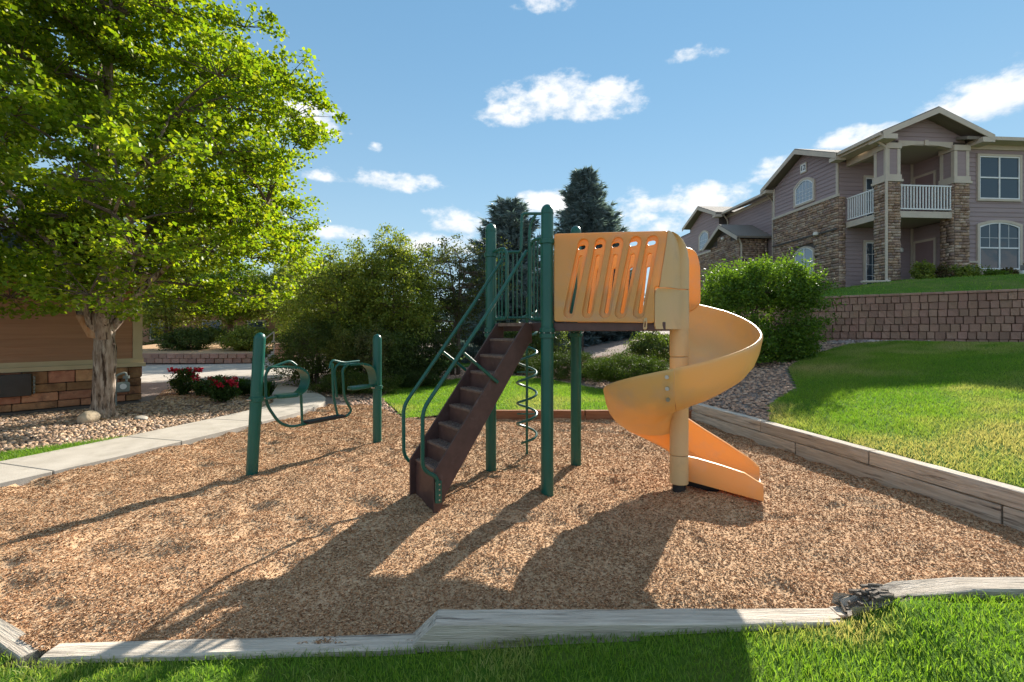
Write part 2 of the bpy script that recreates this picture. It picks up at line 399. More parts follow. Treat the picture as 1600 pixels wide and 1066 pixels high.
for nm, poly, st in (('lawn_right', LAWN_R, .14), ('lawn_back', LAWN_C, .14), ('lawn_front', LAWN_F, .08), ('lawn_strip', LAWN_S, .08), ('lawn_beyond_fence', FENCE_LAWN, .4)):
    px = [p[0] for p in poly]; py = [p[1] for p in poly]
    sheet(nm, np.arange(min(px)-.1, max(px)+st, st), np.arange(min(py)-.1, max(py)+st, st), H, MT['lawn'], lambda x, y, q=poly: in_poly(x, y, q), dz=-.012)
TERR = [(8.7,30),(8.75,18),(8.9,15.7),(9.42,14.6),(10.4,13.72),(12.7,11.87),(17.1,8.4),(24,3.2),(40,3),(40,46),(8.7,46)]
sheet('terrace_ground', np.arange(8.4,40,.3), np.arange(3,46,.3), terr, MT['lawn'], lambda x, y: in_poly(x, y, TERR))

def tuft_patch(name, poly, n, hf, hgt, wid, col_fn, label, seed=0, segs=1, dz=-.01, cull=None):
    r = np.random.default_rng(seed)
    px = [p[0] for p in poly]; py = [p[1] for p in poly]
    x = r.uniform(min(px), max(px), n*3); y = r.uniform(min(py), max(py), n*3)
    k = in_poly(x, y, poly)
    if cull is not None: k &= cull(x, y)
    x = x[k][:n]; y = y[k][:n]; m = len(x); z = hf(x, y)+dz
    a = r.uniform(0, 2*np.pi, m); l = hgt*r.uniform(.5,1.25,m)*(.75+.5*vnoise(x,y,3.,seed+4)); w = wid*r.uniform(.7,1.3,m)
    lean = r.uniform(.1,1.15,m)*l; b = r.uniform(0, 2*np.pi, m)
    dx, dy = np.cos(a)*w/2, np.sin(a)*w/2; lx, ly = np.cos(b)*lean, np.sin(b)*lean
    base = np.stack([x,y,z],1)
    o1 = np.stack([-dx,-dy,0*x],1); o2 = -o1
    col = col_fn(x, y, r)
    if segs == 1:
        tip = np.stack([lx,ly,l],1)
        v = np.stack([base+o1, base+o2, base+tip],1).reshape(-1,3); f = np.arange(3*m).reshape(m,3)
        c = np.repeat(col, 3, 0)
    else:
        mid = np.stack([lx*.35,ly*.35,l*.6],1); tip = np.stack([lx,ly,l*.97],1)
        v = np.stack([base+o1, base+o2, base+mid+o2*.8, base+mid+o1*.8, base+tip],1).reshape(-1,3)
        i = np.arange(m)[:,None]*5
        f = np.concatenate([i+np.array([[0,1,2]]), i+np.array([[0,2,3]]), i+np.array([[3,2,4]])]); c = np.repeat(col, 5, 0)
    o = link(name, np_mesh(name, v, f, MT['grass'], c)); return tag(o, label, 'grass', kind='stuff')
def gcol(dry):
    def fn(x, y, r):
        g = np.array([.09,.225,.018]); y2 = np.array([.22,.325,.035]); d = np.array([.42,.36,.165])
        k = vnoise(x,y,1.6,5)[:,None]*.55+r.uniform(0,.45,(len(x),1))
        c = g*(1-k)+y2*k
        q = np.clip(dry(x,y)+r.normal(0,.14,len(x)),0,1)[:,None]
        return (c*(1-q)+d*q)*r.uniform(.75,1.25,(len(x),1))
    return fn
dry_f = lambda x, y: np.clip((vnoise(x,y,2.2,8)-.70)*2.2,0,.5) + .75*np.exp(-(((x-1.72)/.14)**2+((y-2.40)/.13)**2)) + .35*np.exp(-(((x+2.4)/.7)**2+((y-2.3)/.25)**2))
dry_r = lambda x, y: np.clip((vnoise(x,y,.7,9)-.50)*1.5+(vnoise(x,y,2.4,19)-.5)*.9,0,.7) + .8*np.exp(-(((x-5.2)/1.3)**2+((y-4.75)/.9)**2))*(.4+vnoise(x,y,2,3)) + .6*np.exp(-(((x-6.6)/.8)**2+((y-10.3)/1.0)**2)) + .5*np.exp(-(((x-4.1)/.35)**2+((y-7.0)/1.5)**2))
dry_c = lambda x, y: np.clip((vnoise(x,y,.9,4)-.35)*1.2,0,.6)*sstep(13,10,y)
vis = lambda x, y: (np.abs(x) < y*1.16+.25) & (y > 1.7)
tuft_patch('front_grass', LAWN_F, 150000, H, .036, .0044, gcol(dry_f), 'bright green mown grass in front of the timber edging', 3, 2, cull=vis)
tuft_patch('right_grass', LAWN_R, 170000, H, .045, .0075, gcol(dry_r), 'mown grass with dry patches on the slope right of the playground', 4, 1, cull=vis)
tuft_patch('back_grass', LAWN_C, 55000, H, .045, .012, gcol(dry_c), 'mown grass patch behind the playground', 5, 1)
tuft_patch('strip_grass', LAWN_S, 14000, H, .05, .008, gcol(lambda x, y: 0*x+.05), 'narrow strip of grass along the concrete walk', 6, 1)
tuft_patch('terrace_grass', TERR, 45000, terr, .06, .018, gcol(lambda x, y: 0*x), 'green grass on the terrace above the block wall', 7, 1, cull=lambda x, y: (dist_line(x,y,WALL) < 99) & (np.abs(x) < y*1.12) & (y < 21) & (y > 9))

# wood chips
def chips(name, poly, n, hf, size, label, seed):
    r = np.random.default_rng(seed)
    px = [p[0] for p in poly]; py = [p[1] for p in poly]
    # nearer ground gets more chips per area
    N0 = n*6; y = 2.4 + (max(py)-2.4)*r.uniform(0,1,N0)**1.7; x = r.uniform(min(px), max(px), N0)
    k = in_poly(x, y, poly) & (np.abs(x) < y*1.12+.2); x = x[k][:n]; y = y[k][:n]; m = len(x)
    z = hf(x, y) + r.uniform(-.002,.009,m)
    sc = size*(1+.10*(y-2.5)); l = sc*r.uniform(.6,1.9,m); w = sc*r.uniform(.35,.7,m); t = sc*.17*r.uniform(.5,1.2,m)
    a = r.uniform(0,2*np.pi,m); pt = r.normal(0,.22,m); rl_ = r.normal(0,.28,m)
    ex = np.stack([np.cos(a)*np.cos(pt), np.sin(a)*np.cos(pt), np.sin(pt)],1)
    ey = np.stack([-np.sin(a)*np.cos(rl_), np.cos(a)*np.cos(rl_), np.sin(rl_)],1); ez = np.cross(ex, ey)
    c = np.stack([x,y,z],1); l=l[:,None]; w=w[:,None]; t=t[:,None]
    vs = [c-ex*l/2-ez*t, c-ey*w/2+ez*t, c+ex*l/2-ez*t*.5, c+ey*w/2+ez*t*.6]
    v = np.stack(vs,1).reshape(-1,3); i = np.arange(m)[:,None]*4
    f = np.concatenate([i+np.array([q]) for q in ([0,1,2],[0,2,3])])
    pal = np.array([[.52,.315,.175],[.62,.405,.245],[.40,.22,.115],[.70,.51,.34],[.48,.265,.138],[.32,.18,.10],[.60,.38,.215]])
    col = pal[r.integers(0,len(pal),m)]*np.array([.85,.80,.76])*r.uniform(.80,1.22,(m,1))*(.90+.22*vnoise(x,y,1.1,6)[:,None])*(.90+.2*vnoise(x,y,5.3,16)[:,None])
    o = link(name, np_mesh(name, v, f, MT['chip'], np.repeat(col,4,0))); return tag(o, label, 'mulch', kind='stuff')
chips('wood_chips', PLAY, 330000, H, .0150, 'loose tan wood chip mulch covering the playground', 21)

# river rock in the beds
ICO = None
def rocks(name, polys, n, hf, size, pal, label, seed, cull=None):
    global ICO
    if ICO is None:
        ICO = (np.array([(1,.1,-.3),(.25,1,-.3),(-.9,.35,-.3),(-.25,-1,-.3),(.55,-.25,.85),(.0,.55,.95),(-.55,-.25,.8)]),
               np.array([(0,1,5),(0,5,4),(1,2,5),(2,6,5),(2,3,6),(3,4,6),(3,0,4),(4,5,6)]))
    r = np.random.default_rng(seed); bx = [p for q in polys for p in q]
    x0,x1 = min(p[0] for p in bx), max(p[0] for p in bx); y0,y1 = min(p[1] for p in bx), max(p[1] for p in bx)
    x = r.uniform(x0,x1,n*6); y = y0+(y1-y0)*r.uniform(0,1,n*6)**1.3
    k = np.zeros(len(x), bool)
    for q in polys: k |= in_poly(x,y,q)
    if cull is not None: k &= cull(x,y)
    x = x[k][:n]; y = y[k][:n]; m = len(x); z = hf(x,y)-.03
    s = size*r.uniform(.55,1.35,m)*(1+.03*np.clip(y-6,0,20)); a = r.uniform(0,2*np.pi,m)
    sx, sy, sz = s*r.uniform(.8,1.5,m), s*r.uniform(.5,.9,m), s*r.uniform(.35,.6,m)
    bv, bf = ICO; p = bv[None]*np.stack([sx,sy,sz],1)[:,None]*r.uniform(.8,1.15,(m,len(bv),1))
    X = p[...,0]*np.cos(a)[:,None]-p[...,1]*np.sin(a)[:,None]; Y = p[...,0]*np.sin(a)[:,None]+p[...,1]*np.cos(a)[:,None]
    v = np.stack([X+x[:,None], Y+y[:,None], p[...,2]+z[:,None]+.3*sz[:,None]],2).reshape(-1,3)
    f = (np.arange(m)[:,None,None]*len(bv)+bf[None]).reshape(-1,3)
    pal = np.array(pal); col = pal[r.integers(0,len(pal),m)]*r.uniform(.7,1.2,(m,1))
    o = link(name, np_mesh(name, v, f, MT['rock'], np.repeat(col,len(bv),0))); return tag(o, label, 'rock', kind='stuff')
WALKC = [(-7.9,1.6),(-6.65,3.7),(-5.95,5.2),(-5.35,7.2),(-4.85,9.2),(-4.72,10.3),(-4.95,11.2),(-5.7,12.3),(-7.0,13.7),(-8.8,15.4),(-11.0,17.4)]
WALK_W = .56
def walk_clear(x, y): return np.abs(dist_line(x, y, WALKC)) > WALK_W+.02
BED_L = [(-6.3,4.0),(-5.6,9.0),(-5.2,10.6),(-6.2,12.2),(-7.6,13.2),(-9.5,13.0),(-8.3,11.0),(-14,3.5)]
BED_M = [(-2.05,8.92),(-3.3,12),(-3.5,14.7),(-2.4,16.2),(.2,15.8),(2,13.2),(4,11),(2.3,9.5),(2.4,8.95),(3.5,8.95),(5.0,8.3),(6.3,11.0),(9.3,13.2),(9.4,14.2),(8.6,16),(7,19),(-4,21),(-6.5,17),(-5.6,13.2),(-4.0,11.3),(-3.6,10.7)]
BED_M2 = [(3.42,8.9),(3.9,7.05),(4.4,8.1),(6.3,11)]
out_lawn = lambda x, y: ~in_poly(x,y,LAWN_C) & ~in_poly(x,y,LAWN_R) & ~in_poly(x,y,PLAY) & ~in_poly(x,y,LAWN_S) & walk_clear(x,y) & (dist_line(x,y,[(RB0[0],RB0[1]),(RB1[0],RB1[1])]) > .12)
out_lawn2 = lambda x, y: ~in_poly(x,y,LAWN_C) & ~in_poly(x,y,LAWN_R) & ~in_poly(x,y,PLAY) & walk_clear(x,y)
rocks('tan_river_rock', [BED_L], 17000, H, .032, [(.46,.30,.19),(.58,.42,.29),(.38,.24,.145),(.26,.17,.115),(.52,.36,.23),(.42,.32,.25)], 'tan river rock bed under the maple by the house', 31, lambda x, y: ~in_poly(x,y,LAWN_S) & walk_clear(x,y))
rocks('grey_river_rock', [BED_M, BED_M2], 18000, H, .034, [(.48,.30,.20),(.36,.225,.155),(.57,.385,.27),(.27,.175,.125),(.52,.335,.23)], 'grey brown rock mulch bed between the lawns and shrubs', 32, out_lawn2)
BED_W = [(9.3,13.15),(10.6,12.6),(12.6,11.05),(17,7.3),(17,8.1),(12.5,11.6),(10.3,13.4),(9.3,14.3)]
rocks('wall_foot_rock', [BED_W], 1500, H, .05, [(.36,.28,.24),(.45,.36,.31),(.28,.22,.19)], 'rock strip along the foot of the block wall', 33)

# walkway: concrete slabs with open joints
walk = empty('walkway'); walk['kind'] = 'structure'
def resample(pts, step):
    out = [Vector((*pts[0],0))]; acc = 0
    for a, b in zip(pts[:-1], pts[1:]):
        a = Vector((*a,0)); b = Vector((*b,0)); n = max(1, int((b-a).length/.1))
        for i in range(1, n+1):
            p = a.lerp(b, i/n)
            out.append(p)
    return out
def smooth_line(pts, it=3):
    pts = [Vector((*p,0)) for p in pts]
    for _ in range(it):
        o = [pts[0]]
        for a, b in zip(pts[:-1], pts[1:]): o += [a.lerp(b,.25), a.lerp(b,.75)]
        o.append(pts[-1]); pts = o
    return pts
line = smooth_line(WALKC); cum = [0]
for a, b in zip(line[:-1], line[1:]): cum.append(cum[-1]+(b-a).length)
def along(s):
    for i in range(len(line)-1):
        if cum[i+1] >= s or i == len(line)-2:
            t = (s-cum[i])/max(1e-6, cum[i+1]-cum[i]); p = line[i].lerp(line[i+1], t); d = (line[i+1]-line[i]).normalized(); return p, d
s = 0.0; SL = 1.52
while s < cum[-1]-.2:
    e = min(s+SL, cum[-1]); rows_l = []; rows_r = []
    for k in range(7):
        p, d = along(s+.006+(e-s-.012)*k/6); n = Vector((-d.y, d.x, 0)); rows_l.append(p+n*WALK_W); rows_r.append(p-n*WALK_W)
    poly = [Vector((q.x,q.y,-.06)) for q in rows_r] + [Vector((q.x,q.y,-.06)) for q in rows_l[::-1]]
    mb = MB().prism(poly, (0,0,.095)); mb.build('slab', MT['concrete'], walk, bevel=.008, seg=1)
    s = e
# plaza beyond
PLZ = [(-8.2,16.2),(-9.6,14.9),(-13.5,14.6),(-17,17),(-19,21.5),(-9.2,24.5),(-6.6,21)]
MB().prism([(x,y,-.05) for x,y in PLZ], (0,0,.08)).build('plaza_paving', MT['concrete'], kind='structure')
# ------------------------------------------------------------------ landscape timbers
def timber(a, b, z0, z1, w, label, mat='timber', seed=0, bevel_end=None, rot_end=False):
    """squared timber between plan points a and b (centre line), with wear, rounded edges and uneven faces"""
    r = random.Random(seed); a = Vector((*a,0)); b = Vector((*b,0)); d = (b-a); L = d.length; ang = math.atan2(d.y, d.x)
    n = max(6, int(L/.16)); bm = bmesh.new(); rings = []
    hw = w/2; hz = (z1-z0)/2; c = .008
    prof = [(-hw+c,-hz),(hw-c,-hz),(hw,-hz+c),(hw,-hz*.3),(hw,hz*.3),(hw,hz-c),(hw-c,hz),(hw*.35,hz),(-hw*.35,hz),(-hw+c,hz),(-hw,hz-c),(-hw,0),(-hw,-hz+c)]
    for i in range(n+1):
        x = L*i/n; row = []
        for (py, pz) in prof:
            xx = x
            if bevel_end and i == 0: xx += bevel_end*(pz+hz)/(2*hz)
            if rot_end and i < 4:
                f = (4-i)/4; jy = r.uniform(-.03,.03)*f; jz = -(.12*f*f+r.uniform(0,.05)*f)*(pz > 0); xx += r.uniform(-.02,.03)*f
            else: jy = jz = 0
            row.append(bm.verts.new((xx, py+jy+r.uniform(-.0025,.0025), pz+jz+r.uniform(-.0025,.0025))))
        rings.append(row)
    m = len(prof)
    for i in range(n):
        for k in range(m): bm.faces.new((rings[i][k], rings[i][(k+1)%m], rings[i+1][(k+1)%m], rings[i+1][k]))
    bm.faces.new(rings[0]); bm.faces.new(rings[-1][::-1]); bmesh.ops.recalc_face_normals(bm, faces=bm.faces)
    me = bpy.data.meshes.new('landscape_timber'); bm.to_mesh(me); bm.free(); me.materials.append(MT[mat])
    me.shade_smooth(); me.set_sharp_from_angle(angle=math.radians(35))
    o = link('landscape_timber', me); o.location = (a.x, a.y, (z0+z1)/2); o.rotation_euler = (0, r.uniform(-.003,.003), ang)
    return tag(o, label, 'timber', 'timbers edging the playground')
timber((-2.36,2.425),(-.50,2.50), -.12, .018, .125, 'low grey timber at the front left, nearly level with the mulch', seed=1)
t_mid = timber((-.56,2.515),(1.74,2.535), -.02, .135, .135, 'long grey front timber with sloping cut left end, shaded by the slide', seed=2, bevel_end=.16)
t_rot = timber((1.80,2.585),(4.6,2.60), .12, .275, .14, 'grey front timber with rotten splintered end at the right corner', seed=4, rot_end=True)
timber((1.765,2.60),(2.3,2.605), -.02, .115, .10, 'dark end of a lower timber under the rotten front timber', seed=5)
timber((-2.44,2.42),(-3.75,3.06), -.12, .012, .105, 'short grey timber angling back at the front left corner', seed=6)
def rb(Y): t = (Y-RB0[1])/(RB1[1]-RB0[1]); return (RB0[0]+t*(RB1[0]-RB0[0]), Y)
for i, (y0, y1, lab) in enumerate(((8.80,7.02,'farthest of the upper grey timbers along the right lawn'),(7.0,5.31,'middle upper grey timber along the right lawn'),(5.29,2.70,'nearest upper grey timber along the right lawn'))):
    timber(rb(y0), rb(y1), .158, .312, .145, lab, seed=10+i)
for i, (y0, y1, lab) in enumerate(((8.84,6.36,'farthest of the lower grey timbers beside the mulch on the right'),(6.34,4.09,'middle lower grey timber beside the mulch on the right'),(4.07,2.70,'nearest lower grey timber beside the mulch on the right'))):
    timber(rb(y0), rb(y1), -.06, .152, .14, lab, seed=20+i)
timber((-.38,8.87),(1.35,8.87), -.05, .165, .12, 'red brown timber along the back edge left of the green post', 'timber_red', 30)
timber((1.37,8.87),(2.6,8.87), -.05, .165, .12, 'red brown timber along the back edge behind the slide', 'timber_red', 31)
timber((2.62,8.87),(3.36,8.88), -.05, .17, .12, 'brown timber at the far right corner of the playground', 'timber_red', 32)
# splintered, rotten wood at the broken end
mb = MB(); rr = random.Random(8)
for k in range(120):
    x = 1.70+rr.uniform(0,.32); y = 2.585+rr.uniform(-.072,.06); f_ = (x-1.70)/.32; z = .02+.225*min(1,f_*1.1)+rr.uniform(-.03,.0)
    d = Vector((rr.uniform(.6,1), rr.uniform(-.3,.3), rr.uniform(.0,.75)*(1-f_))).normalized()*rr.uniform(.02,.055)
    s_ = Vector((-d.y, d.x, 0)).normalized()*rr.uniform(.004,.010); u_ = d.cross(s_).normalized()*rr.uniform(.004,.012)
    mb.obox((x,y,z), d, s_, u_)
sp = mb.build('splintered_end', MT['rotten'], t_rot, fix=False); sp.matrix_parent_inverse = t_rot.matrix_basis.inverted()

# ------------------------------------------------------------------ play structure
PN = (.356,4.80); PL = (-.252,5.66); PR = (.78,5.79)
play = empty('play_structure', (PN[0], PN[1], 0), 0, 'green and orange play structure with stairs, spiral climber and yellow spiral slide', 'play structure')
INV = Matrix.Translation((-PN[0], -PN[1], 0))
def pbuild(mb, name, mat, parent=play, **k):
    o = mb.build(name, MT[mat], parent, **k)
    o.matrix_parent_inverse = INV if parent is play else Matrix.Identity(4)
    return o
PR_ = .0635
def post_mb(p, top, r=PR_):
    h = r; prof = [(r,-.15),(r,top-.075)] + [(r*math.cos(a)*1.0, top-.075+.075*math.sin(a)) for a in [math.radians(q) for q in (15,30,45,60,75,86)]]
    return MB().lathe(prof, (p[0],p[1],0), 28)
TOP = 2.93
for p in (PN, PL, PR):
    po = pbuild(post_mb(p, TOP), 'post', 'green', smooth=True)
    c = MB()
    pbuild(MB().lathe([(PR_+.004,TOP-.098),(PR_+.004,TOP-.088)], (p[0],p[1],0), 28), 'cap_seam', 'green', po, smooth=True)
    for z in (1.60,1.655,2.55):
        rg = pbuild(MB().lathe([(PR_+.001,z-.024),(PR_+.014,z-.02),(PR_+.014,z+.02),(PR_+.001,z+.024)], (p[0],p[1],0), 28), 'clamp', 'green', po, smooth=True)
    for q in range(4):
        an = math.radians(200+q*45)
        pbuild(MB().lathe([(.006,0),(.006,.008),(.003,.011)], (p[0]+(PR_+.02)*math.cos(an), p[1]+(PR_+.02)*math.sin(an), 1.625), 8), 'bolt', 'bolt', po, smooth=True)
V2 = lambda p: Vector((p[0],p[1],0))
vN, vL, vR = V2(PN), V2(PL), V2(PR)
D = Vector((.935,-.355,0)); PERP = Vector((.355,.935,0))      # slide runs along D from the N-R edge
# deck: triangle plus the slide landing
def ring_frame(poly, z0, z1):
    return MB().prism([(p.x,p.y,z0) for p in poly], (0,0,z1-z0))
cen = (vN+vL+vR)/3
tri = [p+(cen-p).normalized()*.03 for p in (vN,vR,vL)]
dk = pbuild(ring_frame(tri, 1.645, 1.735), 'deck', 'brown', bevel=.006)
lp = [vN+D*.05+PERP*.02, vN+D*1.14+PERP*.02, vN+D*1.14+PERP*1.05, vN+D*.05+PERP*1.05]
pbuild(ring_frame(lp, 1.648, 1.732), 'landing_deck', 'brown', bevel=.006)
# stairs
eNL = (vL-vN).normalized(); SO = Vector((-.816,-.577,0)).normalized()
mid = (vN+vL)/2
stair = pbuild(MB().prism([(mid.x+eNL.x*s_*.24+SO.x*.02, mid.y+eNL.y*s_*.24+SO.y*.02, 1.70) for s_ in (-1,)]+
        [(mid.x+eNL.x*.24+SO.x*.02, mid.y+eNL.y*.24+SO.y*.02, 1.70),(mid.x+eNL.x*.24+SO.x*.09, mid.y+eNL.y*.24+SO.y*.09, 1.70),(mid.x-eNL.x*.24+SO.x*.09, mid.y-eNL.y*.24+SO.y*.09, 1.70)], (0,0,.035)), 'stair', 'tread')
spoly = [(0,1.735),(.09,1.735),(1.14,.35),(1.14,-.05),(1.09,-.05),(1.0,.146),(.03,1.52),(0,1.52)]
for sd in (-1,1):
    o0 = mid + eNL*sd*.255
    q = [o0+SO*s_+Vector((0,0,z)) for s_, z in spoly]
    pbuild(MB().prism(q, eNL*sd*.022), 'stringer', 'brown', stair, bevel=.003, seg=1)
nst = 8; rise = (1.735-.352)/nst
for k in range(1, nst+1):
    z = 1.735-rise*k; sf = .09+(1.72-z)/1.36-.01
    c = mid+SO*(sf-.11)
    t_ = MB().obox((c.x,c.y,z-.014), SO*.11, eNL*.252, Vector((0,0,.014)))
    tr = pbuild(t_, 'tread', 'tread', stair, bevel=.006)
    g = MB()                                                    # raised anti-slip ribs
    for a_ in range(6):
        cc = mid+SO*(sf-.02-.034*a_); g.obox((cc.x,cc.y,z+.002), SO*.005, eNL*.235, Vector((0,0,.004)))
    for a_ in range(9):
        cc = mid+SO*(sf-.105)+eNL*(-.2+.05*a_); g.obox((cc.x,cc.y,z+.0015), SO*.09, eNL*.004, Vector((0,0,.0035)))
    zb = z-rise if k < nst else -.05
    cr = mid+SO*(sf-.012)
    pbuild(MB().obox((cr.x,cr.y,(z-.028+zb)/2), SO*.006, eNL*.252, Vector((0,0,(z-.028-zb)/2))), 'riser', 'brown', stair)
    for q_ in (g,): pbuild(q_, 'tread_grip', 'tread', stair, fix=False)
# stair hand rails
nearp = vN*0+mid-eNL*.30; farp = mid+eNL*.30
def zp(x, y): return (600+x/3.33, 480+y/3.33)                    # stair close-up
def railpath(pts, base): return [on_plane(px, py, (base.x,base.y), (SO.x,SO.y)) for px, py in pts]
near_pts = [(823,392)] + [zp(*q) for q in ((560,0),(201,535),(200,845),(270,882),(283,915),(283,1018))]
far_pts = [(787,402)] + [zp(*q) for q in ((455,0),(101,515),(103,782),(178,832))]
h1 = pbuild(MB().tube(round_path(railpath(near_pts, nearp), .09), .0185, 12), 'handrail', 'green', smooth=True)
h2 = pbuild(MB().tube(round_path(railpath(far_pts, farp), .09), .0185, 12), 'handrail', 'green', smooth=True)
pl_ = railpath([zp(283,905), zp(283,1018)], nearp)
pbuild(MB().obox((pl_[0]+pl_[1])/2, SO*.03, eNL*.012, Vector((0,0,abs(pl_[0].z-pl_[1].z)/2))), 'foot_plate', 'green', h1, bevel=.004)
for q in range(4):
    c = pl_[1].lerp(pl_[0], .15+.24*q)-eNL*.014; pbuild(MB().tube([c, c-eNL*.012], .008, 8), 'bolt', 'bolt', h1)
for base, a_, b_, hh in ((nearp, zp(415,240), zp(592,392), h1), (farp, zp(308,235), zp(462,357), h2)):
    pbuild(MB().tube(railpath([a_, b_], base), .016, 10), 'brace', 'green', hh, smooth=True)
# guard panels on either side of the stair opening, each bar a part
def guard(p0, d, pts, bars, zlow, name='guard_rail'):
    path = [on_plane(px, py, p0, d) for px, py in pts]
    g = pbuild(MB().tube(round_path(path, .05), .018, 10), name, 'green', smooth=True)
    for (px, y0, y1) in bars:
        pbuild(MB().tube([on_plane(px, y0, p0, d), on_plane(px, y1, p0, d)], .0095, 8), 'bar', 'green', g, smooth=True)
    return g
dNL = (eNL.x, eNL.y); eLR = (vR-vL).normalized(); dLR = (eLR.x, eLR.y)
guard((PL[0],PL[1]), dNL, [(773,393),(781,389.5),(788,388.5),(791.5,394),(791.5,499),(776,499)], [(779.5,391,499),(784.5,390,499)], 0)
guard((PN[0],PN[1]), dNL, [(849,372),(834,375),(829,383),(828,499),(847,499)], [(834.5,376,499),(840,374,499),(845.5,373,499)], 0)
gb = guard((PL[0],PL[1]), dLR, [(775,394.5),(814,394),(815.5,334),(858,334),(858,394),(896,394)], [(794,394,497),(801.5,394,497),(808,394,497),(815,394,497)], 0)
pbuild(MB().tube([on_plane(775,497,PL,dLR), on_plane(896,497,PL,dLR)], .016, 10), 'lower_rail', 'green', gb, smooth=True)
# curved entry handle over the climber
oD = Vector((-.125,.99,0))
a0 = on_plane(838,334,PL,dLR); a1 = on_plane(828.5,352,PL,dLR)+oD*.0; a2 = on_plane(827,497,PL,dLR)
pbuild(MB().tube(round_path([a0,a1+oD*.05,a2+oD*.05], .12), .017, 10), 'entry_handle', 'green', gb, smooth=True)
# spiral climber: pole and corkscrew
cp = Vector((.197,6.27,0))
cl = pbuild(MB().tube([cp+Vector((0,0,-.1)), cp+Vector((0,0,1.95)), cp+Vector((0,-.12,2.08)), Vector((.25,5.75,2.10))], .017, 10), 'climber_pole', 'green', smooth=True)
hp = []
turns = 6.4; n_ = int(turns*26)
for i in range(n_+1):
    t = i/n_; a_ = -2.6+turns*2*math.pi*t; rad = .128*(1 if t > .04 else .6+t*10)
    hp.append(cp+Vector((math.cos(a_)*rad, math.sin(a_)*rad, .17+1.74*t)))
pbuild(MB().tube(hp, .016, 8), 'corkscrew', 'green', cl, smooth=True)
for z in (.55,1.1,1.6):
    pbuild(MB().tube([cp+Vector((-.13,0,z)), cp+Vector((.13,0,z))], .010, 8), 'stay', 'green', cl, smooth=True)
# ---- slide
slide = pbuild(MB().lathe([(.062,-.12),(.062,.16)], (1.648,4.68,0), 20), 'slide', 'black', smooth=True)
SCX, SCY = 1.648, 4.68
def sbuild(mb, name, mat, **k): return pbuild(mb, name, mat, slide, **k)
zs = [.145,.43,.93,1.395,1.675,2.05]
for z0, z1 in zip(zs[:-1], zs[1:]):
    sbuild(MB().lathe([(.083,z0+.002),(.0885,z0+.008),(.0885,z1-.008),(.083,z1-.002)], (SCX,SCY,0), 32), 'column_sleeve', 'tan', smooth=True)
RIM = lambda a: np.interp(a, [21,30,60,108,135,180,225,270,315,360,384],[2.0,1.96,1.855,1.64,1.55,1.395,1.255,1.10,.945,.795,.715])
SECT = [(.086,-.345),(.16,-.372),(.28,-.385),(.40,-.378),(.50,-.352),(.585,-.30),(.645,-.225),(.682,-.14),(.700,-.06),(.706,-.012),(.713,.004),(.724,.006),(.732,-.004)]
SECT_O = [(.734,-.02),(.726,-.06),(.708,-.15),(.672,-.245),(.61,-.325),(.515,-.382),(.405,-.41),(.28,-.418),(.16,-.405),(.086,-.378)]
def chute_pt(a, r, dz):
    A = math.radians(a); return Vector((SCX+math.sin(A)*r, SCY+math.cos(A)*r, float(RIM(a))+dz))
def chute(a0, a1, name, mat):
    n = max(6, int((a1-a0)/4)); rows = []
    for i in range(n+1):
        a = a0+(a1-a0)*i/n
        rows.append([chute_pt(a, r, dz) for r, dz in SECT+SECT_O])
    mb = MB().grid(rows, True); m = len(rows[0]); e = len(rows)*m
    mb.f += [tuple(range(m))[::-1], tuple(range(e-m, e))]
    return sbuild(mb, name, mat, smooth=True, ang=50)
chute(21.5, 202, 'upper_chute', 'yellow'); chute(202.5, 297, 'lower_chute', 'yellow'); chute(297.5, 384, 'turn_chute', 'orange')
# flange bolts and seam at the joint of the two chute halves
b = MB()
for dz, rr_ in ((-.055,.737),(-.155,.722),(-.255,.682)):
    p = chute_pt(207, rr_, dz); nn_ = Vector((math.sin(math.radians(207)), math.cos(math.radians(207)), -.15 if dz < -.2 else 0)).normalized()
    sbuild(MB().tube([p-nn_*.02, p+nn_*.004], .017, 14), 'bolt', 'bolt')
# exit trough
ED = Vector((math.cos(math.radians(384)), -math.sin(math.radians(384)), 0)); EPd = Vector((math.sin(math.radians(384)), math.cos(math.radians(384)), 0))
cc0 = Vector((SCX,SCY,0))
EX = [(.10,.0,.0)]
rows = []
LEN = .745
for i in range(15):
    t = i/14; s_ = LEN*t
    zf = np.interp(t, [0,.25,.6,.85,1], [.335,.24,.165,.135,.12])
    zfar = np.interp(t, [0,.3,.6,.85,.95,1], [.70,.56,.43,.31,.255,.21]); znr = np.interp(t, [0,.2,.5,.8,.9,1], [.40,.385,.34,.285,.235,.20])
    zb = zf-.045 if t < .9 else zf-.05
    zskirt = np.interp(t, [0,1], [.165,.045])
    w0, w1 = .10, .705
    sec = [(w1,zfar),(w1-.02,zfar+.004),(w1-.04,zfar-.01),(w1-.055,max(zf+.10,zf+(zfar-zf)*.4)),(w1-.09,zf+.03),(w1-.16,zf),(w0+.16,zf),(w0+.09,zf+.03),(w0+.055,zf+(znr-zf)*.45),(w0+.045,znr-.01),(w0+.022,znr+.004),(w0,znr),
           (w0-.012,znr-.02),(w0-.012,zskirt),(w0+.03,zskirt-.004),(w0+.06,zb),(w1-.06,zb),(w1-.03,zskirt),(w1+.012,zskirt),(w1+.012,zfar-.02)]
    rows.append([cc0+EPd*w+ED*s_+Vector((0,0,float(z))) for w, z in sec])
mb = MB().grid(rows, True); m = len(rows[0]); e = len(rows)*m
mb.f += [tuple(range(m))[::-1], tuple(range(e-m, e))]
sbuild(mb, 'exit_trough', 'orange', smooth=True, ang=45)
